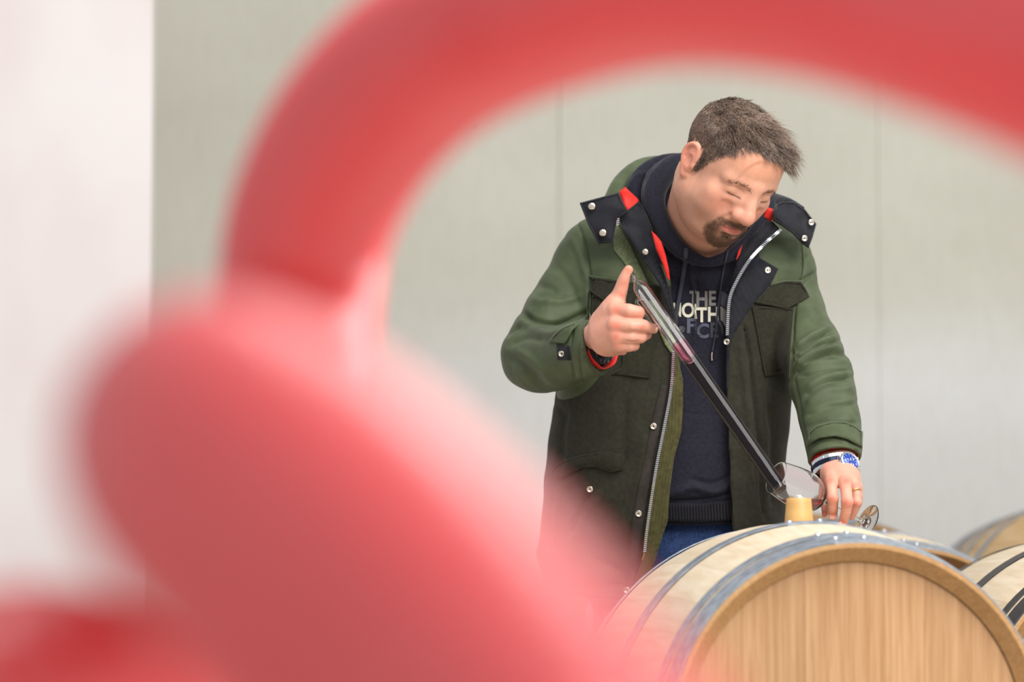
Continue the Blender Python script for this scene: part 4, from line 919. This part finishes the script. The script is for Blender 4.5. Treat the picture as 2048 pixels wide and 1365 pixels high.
ca, ha = pairn(lin(80, 89, 62), lin(64, 73, 48), 30); cb_, hb = pairn(lin(49, 47, 36), lin(38, 37, 28), 120)
mx = N(m, 'ShaderNodeMix'); mx.data_type = 'RGBA'; L(m, st_.outputs[0], mx.inputs[0]); L(m, cb_, mx.inputs[6]); L(m, ca, mx.inputs[7]); L(m, mx.outputs[2], bs.inputs['Base Color'])
tc = N(m, 'ShaderNodeTexCoord'); mp = N(m, 'ShaderNodeMapping'); mp.inputs['Rotation'].default_value = (0, .75, .2); wv = N(m, 'ShaderNodeTexWave'); wv.inputs['Scale'].default_value = 170; wv.inputs['Distortion'].default_value = .6
L(m, tc.outputs['Object'], mp.inputs[0]); L(m, mp.outputs[0], wv.inputs[0]); mh = N(m, 'ShaderNodeMix'); mh.data_type = 'FLOAT'; L(m, st_.outputs[0], mh.inputs[0]); L(m, hb, mh.inputs[2]); L(m, wv.outputs[1], mh.inputs[3]); add_bump(m, mh.outputs[0], 0.4, 0.0009)
mrr = N(m, 'ShaderNodeMapRange'); mrr.inputs[3].default_value = .95; mrr.inputs[4].default_value = .52; L(m, st_.outputs[0], mrr.inputs[0]); L(m, mrr.outputs[0], bs.inputs['Roughness'])
coat = mk('coat', to_world(V), Q, [M['coat'], M['red']], person, midx=mi)
za = coat.data.attributes.new('zone', 'FLOAT', 'POINT'); za.data.foreach_set('value', zone.astype(np.float32))
# split the deliberately layered pieces: seams, pockets, plackets
CB = BVHTree.FromPolygons([tuple(v) for v in V], [tuple(q) for q in Q])
def snapb(px, py, parent, surf, r=.0058, off=.004, stud=False, d=None, n=(0, 0, 1)):
    dr = Vector(C(px, py, 1)).normalized(); h = surf.ray_cast(Vector((0, 0, 0)), dr) if surf else (None,)
    if h[0] is not None and d is None: c = C(px, py, -h[0][2]-off); n = np.array(h[1]); n = n if n[2] > 0 else -n
    else: c = C(px, py, d or 6.97)
    n = np.array(n, float); n = n*.5+np.array([0, 0, .6]); Mx = frame_to(c, n)
    prof = [(0.0001, .0022), (r*.6, .0022), (r*.85, .0018), (r, .0006), (r, -.001)] if stud else [(r*.25, -.0002), (r*.30, .0010), (r*.45, .0002), (r*.62, .0004), (r*.75, .0022), (r*.92, .0022), (r, .0010), (r, -.0012)]
    V_, F_ = lathe(prof, 20, M=Mx); o = mk('snap_button', to_world(V_), F_, M['snap'], parent)
    if not stud:
        V_, F_ = lathe([(.0001, .0004), (r*.22, .0004), (r*.28, -.0006)], 12, M=Mx)
        return o
    return o
# quilted green facing with the zipper, right front (left in the picture)
quilt = lambda p, pd: .0018*np.sin(p[:, 0]*.75)*np.sin(p[:, 1]*.7)
ribs = lambda p, pd: .0010*np.cos((p[:, 0]-np.interp(p[:, 1], [700, 862, 980, 1120], [1350, 1345, 1322, 1300]))*0.95)
drape('green_facing', [(1232, 447), (1244, 462), (1262, 492), (1290, 552), (1318, 612), (1340, 660), (1352, 700), (1345, 712), (1330, 690), (1300, 620), (1262, 545), (1228, 500), (1226, 470)], CB, .003, M['quilt'], coat, res=2.6, off=.003, bump=quilt)
drape('green_facing', [(1352, 700), (1366, 760), (1366, 815), (1363, 862), (1348, 918), (1340, 978), (1335, 1044), (1324, 1077), (1308, 1128), (1280, 1190), (1262, 1190), (1284, 1121), (1289, 1106), (1294, 1060), (1305, 984), (1314, 928), (1327, 862), (1340, 790), (1346, 700)], CB, .003, M['cord'], coat, res=2.4, off=.003, bump=ribs)
drape('placket', [(1322, 770), (1336, 772), (1318, 870), (1308, 900), (1296, 985), (1284, 1060), (1274, 1120), (1266, 1186), (1246, 1186), (1256, 1110), (1266, 1030), (1286, 930), (1300, 860), (1314, 800)], CB, .002, M['placket'], coat, off=.001)
drape('inner_collar', [(1237, 436), (1278, 402), (1292, 425), (1306, 460), (1308, 485), (1318, 520), (1330, 552), (1341, 585), (1350, 632), (1348, 664), (1335, 612), (1318, 568), (1290, 525), (1272, 498), (1254, 470)], CB, .004, M['black'], coat, res=4, off=.006, pipe=.0014,
      depth=[(1237, 436, 7.015), (1278, 402, 7.03), (1308, 462, 6.985), (1330, 530, 6.965), (1354, 640, 6.955), (1350, 668, 6.955), (1300, 575, 6.955), (1254, 478, 6.98)], bump=lambda p, pd: .0012*np.sin((p[:, 0]+p[:, 1])*.45)*(p[:, 1] > 500))
drape('red_lining', [(1303, 462), (1312, 470), (1323, 484), (1332, 512), (1338, 540), (1340, 562), (1334, 556), (1326, 530), (1312, 498)], CB, .003, M['red'], coat, res=4, off=.0, depth=[(1306, 466, 6.95), (1322, 490, 6.94), (1338, 560, 6.94)])
drape('red_lining', [(1238, 384), (1250, 374), (1276, 398), (1280, 408), (1256, 424), (1246, 408)], CB, .003, M['red'], coat, res=4, off=.0, depth=[(1238, 384, 7.03), (1276, 398, 7.035), (1256, 424, 7.02)])
snapb(1291, 504, coat, None, .0058, d=6.955, stud=True)
hf = drape('hood_strap', [(1159, 406), (1237, 385), (1246, 404), (1254, 420), (1237, 436), (1232, 450), (1226, 485), (1197, 489), (1176, 450)], CB, .006, M['black'], coat, res=4, off=.004, puff=.004, edge=5, pipe=.0016,
      depth=[(1159, 406, 7.03), (1237, 385, 7.02), (1254, 420, 7.0), (1226, 485, 7.0), (1197, 489, 7.01)])
snapb(1184, 413, coat, None, .0068, d=7.003, stud=True); snapb(1206, 466, coat, None, .0068, d=6.988, stud=True)
hf = drape('hood_strap', [(1545, 425), (1552, 408), (1566, 403), (1588, 404), (1600, 412), (1611, 420), (1633, 448), (1626, 474), (1617, 497), (1605, 489), (1585, 468), (1564, 453), (1546, 442)], CB, .006, M['black'], coat, res=4, off=.004, puff=.006, edge=5, pipe=.0016,
      depth=[(1545, 435, 7.0), (1566, 403, 7.03), (1588, 404, 7.04), (1633, 448, 7.06), (1617, 497, 7.03), (1564, 453, 6.99)])
snapb(1622, 445, coat, None, .0058, d=7.030, n=(.5, .1, 1)); snapb(1608.5, 477, coat, None, .0058, d=7.012, n=(.5, .1, 1))
drape('inner_collar', [(1560, 459), (1546, 444), (1532, 440), (1512, 462), (1492, 486), (1478, 505), (1470, 540), (1462, 580), (1458, 620), (1455, 700), (1455.5, 643), (1460, 597), (1471, 567), (1498, 522), (1530, 487)], CB, .004, M['black'], coat, res=4, off=.004, bump=lambda p, pd: .0015*np.sin(p[:, 0]*.30+p[:, 1]*.25),
      depth=[(1560, 459, 7.00), (1532, 440, 7.01), (1492, 486, 6.98), (1470, 540, 6.965), (1458, 620, 6.965), (1455, 700, 6.965), (1498, 522, 6.965), (1530, 487, 6.98)])
drape('red_lining', [(1526, 436), (1533, 414), (1546, 418), (1551, 424), (1545, 440), (1540, 446)], CB, .003, M['red'], coat, res=4, depth=[(1530, 430, 7.02), (1550, 425, 7.02)])
drape('red_lining', [(1485, 489), (1480, 508), (1472, 522), (1476, 504)], CB, .002, M['red'], coat, res=3, off=.0, depth=[(1480, 505, 6.955)])
drape('black_facing', [(1458, 604), (1470, 572), (1488, 542), (1512, 512), (1557, 538), (1549, 555), (1541, 570), (1522, 592), (1508, 608), (1488, 637), (1470, 664), (1462, 690), (1459, 712), (1455, 780), (1452.5, 780), (1453, 700), (1455, 650)], CB, .003, M['black'], coat, res=4, off=.003, bump=lambda p, pd: .0008*np.sin(p[:, 0]*.5+p[:, 1]*.2)*np.sin(p[:, 1]*.45))
snapb(1535, 541, coat, CB, .0060, off=.008); snapb(1453.5, 684, coat, None, .0058, d=6.950, n=(-.8, 0, 1))
for q in ((1307, 853), (1277, 1028), (1253, 1181), (1180, 979)): snapb(q[0], q[1], coat, CB, .0060, off=.0045)
# hood behind the neck
f = Field(C(1190, 430, 7.40), C(1640, 280, 6.95), 0.003)
f.chain(pc([(1226, 404, 7.10, 20), (1244, 368, 7.14, 20), (1278, 338, 7.2, 19), (1318, 328, 7.24, 17), (1365, 325, 7.26, 16)]), .01)
V, Q = f.mesh(1); mk('hood', to_world(V), Q, M['twill'], coat); f = Field(C(1190, 430, 7.40), C(1640, 280, 6.95), 0.003)
f.chain(pc([(1236, 412, 7.12, 20), (1262, 380, 7.16, 22), (1300, 350, 7.22, 20)]), .01)
V, Q = f.mesh(1); mk('hood', to_world(V), Q, M['black'], coat)
f = Field(C(1490, 480, 7.35), C(1620, 360, 6.95), 0.003)
f.chain(pc([(1600, 425, 7.10, 14), (1575, 414, 7.12, 18), (1550, 405, 7.16, 18), (1520, 395, 7.2, 18)]), .01)
V, Q = f.mesh(1); mk('hood', to_world(V), Q, [M['black']], coat)
# pockets
def pk(name, poly, m, off=.001, th=.003, **kw): return drape(name, poly, CB, th, m, coat, res=5, off=off, edge=3, pipe=.0022, inset=2.5, **kw)
pk('chest_pocket', [(1503, 612), (1529, 755), (1576, 743), (1588, 617)], M['wool']); pk('pocket_flap', [(1541, 570), (1570, 562), (1602, 564), (1612, 578), (1619, 593), (1598, 607), (1573, 619), (1540, 612), (1508, 606), (1524, 590)], M['wool2'] if 'wool2' in M else M['wool'], .005, .004)
pk('chest_pocket', [(1184, 590), (1182, 630), (1245, 640), (1245, 735), (1224, 749), (1299, 758), (1310, 700), (1322, 600)], M['wool']); pk('pocket_flap', [(1183, 555), (1235, 562), (1322, 574), (1322, 590), (1270, 612), (1242, 618), (1208, 603), (1180, 584)], M['wool'], .005, .004)
pk('lower_pocket_flap', [(1104, 938), (1130, 920), (1162, 911), (1205, 904), (1248, 900), (1248, 920), (1245, 940), (1221, 946), (1192, 934), (1165, 936), (1116, 958), (1103, 951)], M['wool'], .004, .004, puff=.004)
# cuff tabs
tb = drape('cuff_tab', [(1098, 684), (1106, 670), (1122, 656), (1150, 644), (1172, 634), (1166, 646), (1146, 662), (1131, 688)], CB, .008, M['twill'], coat, res=4, off=.004, edge=2.5, pipe=.0014)
pt = drape('snap_patch', [(1112, 688), (1139, 692), (1141, 721), (1114, 721)], CB, .002, M['black'], coat, res=4, off=.002); snapb(1123, 708, coat, CB, .0056, off=.005)
drape('cuff_tab', [(1616, 866), (1632, 852), (1661, 843), (1690, 843), (1712, 852), (1726, 864), (1725, 896), (1714, 891), (1694, 880), (1670, 874), (1640, 878), (1614, 893)], CB, .010, M['twill'], coat, res=4, off=.004, edge=2.5, pipe=.0014)
# cuff linings: red band and ribbed hoodie cuff
def cuff(name, pts, m, th=.0018):
    c = pc(pts); path = np.array([q[0] for q in c]); r = np.array([q[1] for q in c]); V, F = tube_mesh(path, r, 48, caps=False); n = len(V)
    V2, _ = tube_mesh(path, r-th, 48, caps=False); F2 = [tuple(n+i for i in reversed(q)) for q in F]; k = len(path)-1
    E = [(j, (j+1) % 48, n+(j+1) % 48, n+j)[::-1] for j in range(48)]+[(k*48+j, k*48+(j+1) % 48, n+k*48+(j+1) % 48, n+k*48+j) for j in range(48)]
    V = np.vstack([V, V2]); V[:, 1] += .0012*np.sin(V[:, 0]*260); return mk(name, to_world(V), F+F2+E, m, coat)
cuff('red_cuff_lining', [(1170, 696, 6.89, 46), (1199, 690, 6.871, 48.5), (1206, 688.5, 6.866, 50)], M['red'])
cuff('knitted_cuff', [(1180, 687, 6.876, 43), (1192, 685, 6.868, 45), (1205, 682, 6.860, 45.5)], M['rib'], .004)
cuff('red_cuff_lining', [(1667, 890, 6.79, 43), (1669, 924, 6.776, 47), (1669.5, 936, 6.771, 48)], M['red'])
# zipper: tape and individual teeth rows
def zipper(line, parent, surf, depth=None, off=.006, n_=None):
    l = catmull(line, 10); L3 = []
    for px, py in l:
        if depth is not None: K = np.array(depth, float); wt = (np.hypot(K[:, 0]-px, K[:, 1]-py)+2)**-2.5; d = (wt*K[:, 2]).sum()/wt.sum()
        else:
            h = surf.ray_cast(Vector((0, 0, 0)), Vector(C(px, py, 1)).normalized()); d = -h[0][2] if h[0] is not None else L3[-1][2]*-1 if L3 else 6.97
        L3.append(C(px, py, d-off))
    L3 = np.array(L3)
    for _ in range(3): L3[1:-1, 2] = (L3[:-2, 2]+L3[1:-1, 2]+L3[2:, 2])/3
    s = np.concatenate([[0], np.cumsum(np.linalg.norm(np.diff(L3, axis=0), axis=1))]); step = .0036; q = np.arange(0, s[-1], step)
    Pq = np.stack([np.interp(q, s, L3[:, k]) for k in range(3)], 1); T = np.gradient(Pq, axis=0); T /= np.linalg.norm(T, axis=1)[:, None]; U = np.cross(T, [0, 0, 1.0]); U /= np.linalg.norm(U, axis=1)[:, None]
    z = empty('zipper', (0, 0, 0), parent=parent)
    V, F = tube_mesh(L3, .0035, 8); c = np.repeat(L3, 8, 0); V = V[:len(c)]; V[:, 2] = c[:, 2]+(V[:, 2]-c[:, 2])*.3-.001
    bpy.data.objects.remove(z)
    zt = mk('zipper', to_world(V), F[:-2], M['placket'], parent)
    TV = []; TF = []
    for p, t, u in zip(Pq, T, U):
        b0 = len(TV)
        for i in (-1, 1):
            for j in (-1, 1):
                for k in (-1, 1): TV.append(p+t*i*.0011+u*j*.0025+t*j*.0008+np.array([0, 0, .0012])*k)
        TF += [(b0+a, b0+b_, b0+c_, b0+d_) for a, b_, c_, d_ in ((0, 1, 3, 2), (4, 6, 7, 5), (0, 4, 5, 1), (2, 3, 7, 6), (0, 2, 6, 4), (1, 5, 7, 3))]
    o = mk('zipper_teeth', to_world(TV), TF, M['steel'], parent, False); o['kind'] = 'stuff'; return zt
zipper([(1347, 704), (1342, 780), (1327, 862), (1314, 928), (1305, 984), (1294, 1060), (1289, 1106)], coat, CB, off=.008)
zipper([(1236, 438), (1235, 450)], coat, None, depth=[(1236, 440, 7.0)])
zipper([(1561, 460), (1546, 473), (1530, 487), (1497, 523), (1471, 567), (1459, 599), (1455.5, 643), (1454.5, 672)], coat, CB, depth=[(1561, 460, 6.985), (1530, 487, 6.97), (1497, 523, 6.958), (1471, 567, 6.958), (1455, 643, 6.958), (1454, 672, 6.958)], off=.004)
lace('zipper_end', [(1289, 1106), (1287, 1114), (1284, 1122)], M['brass'], coat, CB, .0016, .006)
# seam welts
for l in ([(1163, 468), (1177, 531), (1181, 590), (1179, 640)], [(1604, 482), (1607, 530), (1600, 575), (1588, 625), (1582, 700), (1579, 760)]): lace('seam', l, M['twill'], coat, CB, .0016, .0005)
for l in ([(1180, 553), (1235, 561), (1320, 572)], [(1541, 571), (1570, 563), (1602, 563)]): lace('seam', l, M['twill'], coat, CB, .0022, .0045)

# ---------------------------------------------------------------- watch and ring
watch = empty('watch', (0, 0, 0), parent=person)
cw = C(1671, 937, 6.725); axw = np.array([-.12, 1.0, -.45]); axw /= np.linalg.norm(axw)
fz = np.array([0, 0, 1.0]); e2 = fz-axw*(fz@axw); e2 /= np.linalg.norm(e2); e1 = np.cross(e2, axw); e1 = e1 if e1[0] > 0 else -e1
ra_, rb_ = .0395, .0285
def wpt(t): return cw+e1*ra_*math.cos(t)+e2*rb_*math.sin(t)+axw*(.006*math.sin(t))
nl = 24
M['link'] = M['steel']; M['dark_link'] = mat('dark_ceramic_link', lin(26, 32, 54), 0.12, 0.6)
for i in range(nl):
    t = 2*PI*i/nl+.1; c = wpt(t); tg = wpt(t+.05)-wpt(t-.05); tg /= np.linalg.norm(tg); nr = np.cross(tg, axw); nr /= np.linalg.norm(nr); nr = nr if nr@(c-cw) > 0 else -nr
    if abs(((t-.62+PI) % (2*PI))-PI) < .36: continue
    for w0, w1, mm, up in ((-.0110, -.0042, 'steel', 0), (-.0041, .0041, 'dark_link', .0004), (.0042, .0110, 'steel', 0)):
        bm = bmesh.new(); vs = box(bm, (0, 0, 0), (1, 1, 1)); hl = .0052
        for v in vs: q = c+tg*v.co.x*2*hl+axw*((w0+w1)/2+v.co.y*(w1-w0))+nr*(v.co.z*.0032+.001+up); v.co = Vector(to_world(q))
        o = bmo('bracelet_link', bm, M[mm], watch, False); bevel(o, .0007, 2)
tc_ = .62; c = wpt(tc_)+0.0; nr = np.array([.50, .52, .69]); nr /= np.linalg.norm(nr)
cc = C(1698, 926, 6.694); Mx = frame_to(cc, nr)
V, F = lathe([(.0001, -.003), (.0185, -.003), (.0200, -.001), (.0200, .0035), (.0192, .0050), (.0180, .0060), (.0165, .0062), (.0158, .0052), (.0158, .0040), (.0001, .0040)], 48, M=Mx); mk('watch_case', to_world(V), F, M['steel'], watch)
M['dial'] = mat('blue_dial', lin(34, 70, 170), 0.25, 0.3)
V, F = lathe([(.0001, .0046), (.0155, .0046), (.0157, .0040)], 40, M=Mx); dial = mk('dial', to_world(V), F, M['dial'], watch)
def onw(x_, y_, z_): return Mx[:3, :3] @ np.array([x_, y_, z_])+Mx[:3, 3]
for k in range(12):
    a = 2*PI*k/12; V, F = tube_mesh([onw(math.cos(a)*.0118, math.sin(a)*.0118, .0050), onw(math.cos(a)*.0146, math.sin(a)*.0146, .0050)], .0005, 6); mk('hour_mark', to_world(V), F, M['steel'], watch)
for a, l_ in ((.5, .009), (2.6, .0125)):
    V, F = tube_mesh([onw(0, 0, .0054), onw(math.cos(a)*l_, math.sin(a)*l_, .0054)], .0006, 6); mk('watch_hand', to_world(V), F, M['steel'], watch)
for a in (.8, 2.9, 5.0):
    V, F = lathe([(.0030, .0), (.0034, .0004), (.0038, .0)], 24, M=frame_to(onw(math.cos(a)*.007, math.sin(a)*.007, .0047), Mx[:3, 2])); mk('subdial_ring', to_world(V), F, M['steel'], watch)
dn = -axw-Mx[:3, 2]*((-axw)@Mx[:3, 2]); dn /= np.linalg.norm(dn); rt = np.cross(dn, Mx[:3, 2])
for k, rr in ((-.55, .0022), (0, .0032), (.55, .0022)):
    dv = dn*math.cos(k)+rt*math.sin(k); V, F = lathe([(.0001, .0), (rr, .0), (rr, .0045), (rr*.8, .0052), (.0001, .0052)], 16, M=frame_to(Mx[:3, 3]+dv*.0192+Mx[:3, 2]*.001, dv)); mk('crown' if k == 0 else 'pusher', to_world(V), F, M['steel'], watch)
# ring
rc_ = C(1709.8, 984, 6.641); ax_ = C(1707, 970, 6.648)-C(1711.5, 988, 6.640); ax_ /= np.linalg.norm(ax_); ex = np.cross(ax_, fz); ex /= np.linalg.norm(ex); ey = np.cross(ex, ax_)
V, F = tube_mesh([rc_+ex*.0104*math.cos(t)+ey*.0104*math.sin(t) for t in np.linspace(0, 2*PI, 40, endpoint=False)], .0011, 8, closed=True); mk('ring', to_world(V), F, M['gold'], person)

# ---------------------------------------------------------------- glass tube (wine thief) with wine
thief = empty('wine_thief', (0, 0, 0)); tag(thief, 'long slanting glass sampling tube half full of dark red wine in his hand', 'wine thief')
T0, T1 = C(1261.5, 548, 6.772), C(1563, 982, 6.612)
ax_ = T1-T0; TL = np.linalg.norm(ax_); ax_ /= TL; MT = frame_to(T0, ax_)
def tfrac(px): return (px-1261.5)/(1563-1261.5)*TL
s1 = .0185; R1 = .0148; R2 = .0128
outer = [(.0045, 0), (.0048, .001), (.0048, s1-.004), (.0055, s1-.001), (.0085, s1+.003), (.0120, s1+.008), (.0140, s1+.014), (R1, s1+.022), (R1, .10), (R2+.0008, TL-.09), (R2, TL-.02), (R2-.001, TL-.004), (R2-.0025, TL)]
wl = tfrac(1390)
inn = [(R2-.004, TL), (R2-.0025, TL-.005), (R2-.0018, TL-.02), (R2-.001, TL-.09), (R1-.0016, .10), (R1-.0016, s1+.022), (.0122, s1+.014), (.0100, s1+.008), (.0066, s1+.003), (.0034, s1-.001), (.0030, s1-.004), (.0030, 0)]
V, F = lathe(outer+inn+[outer[0]], 48, M=MT); mk('tube', to_world(V), F, M['tinted'] if False else M['glass'], thief)
rr_ = lambda s_: np.interp(s_, [.10, TL-.09, TL-.02, TL], [R1-.0008, R2-.0003, R2-.0010, R2-.0035])
up = MT[:3, :3].T @ np.array([0, 1.0, 0])     # level surface of the wine inside the slanted tube
prof = [(0.0001, TL-.003)]+[(rr_(s_), s_) for s_ in (TL-.003, TL-.02, TL-.09, .30, .25, .22)]; prof = [p for p in prof if p[1] > wl+.02]
V, F = lathe(prof+[(rr_(wl), wl)], 48); nv = len(V); top_ = V[-48:].copy()
tilt = top_[:, 0]*up[0]+top_[:, 1]*up[1]; top_[:, 2] = wl-tilt/up[2]; V[-48:] = top_; F.append(tuple(range(nv-48, nv)))
V = V @ MT[:3, :3].T+MT[:3, 3]; mk('wine', to_world(V), F, M['wine'], thief)
# pink film of wine above the level
V, F = lathe([(R1-.00175, wl-.05), (R1-.0017, wl-.02), (R1-.0017, wl+.010), (R1-.0019, wl+.010), (R1-.0019, wl-.02), (R1-.0019, wl-.05)], 48, M=MT)
M['film'] = mat('pink_wine_film', (0.86, 0.42, 0.52, 1), 0.02, spec=0.5, Transmission_Weight=1.0, IOR=1.33); mk('wine_film', to_world(V), F, M['film'], thief)
# glass loop handle on the side
hp_ = [(1286, 598), (1277, 599), (1273, 606), (1279, 613), (1288, 625), (1297, 639), (1303, 648), (1311, 652), (1318, 650)]
l = catmull([C(a, b, 6.764-.0004*i) for i, (a, b) in enumerate(hp_)], 6); V, F = tube_mesh(l, .0027, 12); mk('handle_loop', to_world(V), F, M['glass'], thief)

# ---------------------------------------------------------------- wine glass
glass = empty('wine_glass', (0, 0, 0)); tag(glass, 'tilted stemmed wine glass held over the barrel with a little red wine', 'glass')
G0, G1 = C(1552, 955, 6.592), C(1734, 1047, 6.665); ag = G1-G0; GL = np.linalg.norm(ag); ag /= GL; MG = frame_to(G0, ag); k = GL/.19
bowl = [(.0283, -.0003), (.0286, .0), (.0287, .0006), (.0290, .003), (.0305, .012), (.0330, .030), (.0345, .048), (.0340, .062), (.0300, .076), (.0220, .088), (.0120, .096), (.0050, .101), (.0032, .106)]
bin_ = [(.0001, .0975), (.0060, .0965), (.0130, .0925), (.0215, .0860), (.0292, .0752), (.0330, .0618), (.0336, .048), (.0321, .030), (.0297, .012), (.0283, .003), (.0280, .0006), (.0280, .0)]
V, F = lathe([(r*k, z*k) for r, z in bowl+bin_[:1]], 64, M=MG)
prof = bin_+bowl+[(.0027, .115), (.0026, .165), (.0034, .178), (.0048, .1818), (.0080, .1845), (.0150, .1866), (.0240, .1878), (.0310, .1886), (.0324, .1888), (.0328, .1892), (.0328, .1896), (.0324, .1900), (.0310, .1901), (.0200, .1901), (.0001, .1901)]
V, F = lathe([(r*k, z*k) for r, z in prof], 72); F = list(F); V = V @ MG[:3, :3].T+MG[:3, 3]
nb1 = len(bin_)+len(bowl); n7 = 72
ro = {}
def sub(rng_, name, parent):
    a, b2 = rng_; Vs = V[a*n7:b2*n7]; Fs = [tuple(q-a*n7 for q in f_) for f_ in F if min(f_) >= a*n7 and max(f_) < b2*n7]; return mk(name, to_world(Vs), Fs, M['glass'], parent)
sub((0, nb1), 'bowl', glass); sub((nb1-1, nb1+3), 'stem', glass); sub((nb1+2, len(prof)), 'foot', glass)
# wine lying in the bowl: the part of the inside below a level plane
bmw = bmesh.new(); Vw, Fw = lathe([(r*k*.985, z*k) for r, z in bin_], 64, M=MG); Vw = to_world(Vw)
vs = [bmw.verts.new(v) for v in Vw]; [bmw.faces.new([vs[i] for i in q]) for q in Fw]; bmw.faces.new([vs[i] for i in range((len(bin_)-1)*64, len(bin_)*64)])
zl = P(1640, 1001, 6.63)[2]; geo = bmesh.ops.bisect_plane(bmw, geom=bmw.verts[:]+bmw.edges[:]+bmw.faces[:], plane_co=(0, 0, zl), plane_no=(0, 0, 1), clear_outer=True)
ed = [e for e in geo['geom_cut'] if isinstance(e, bmesh.types.BMEdge)]; bmesh.ops.holes_fill(bmw, edges=ed)
bmo('wine', bmw, M['wine_light'], glass)
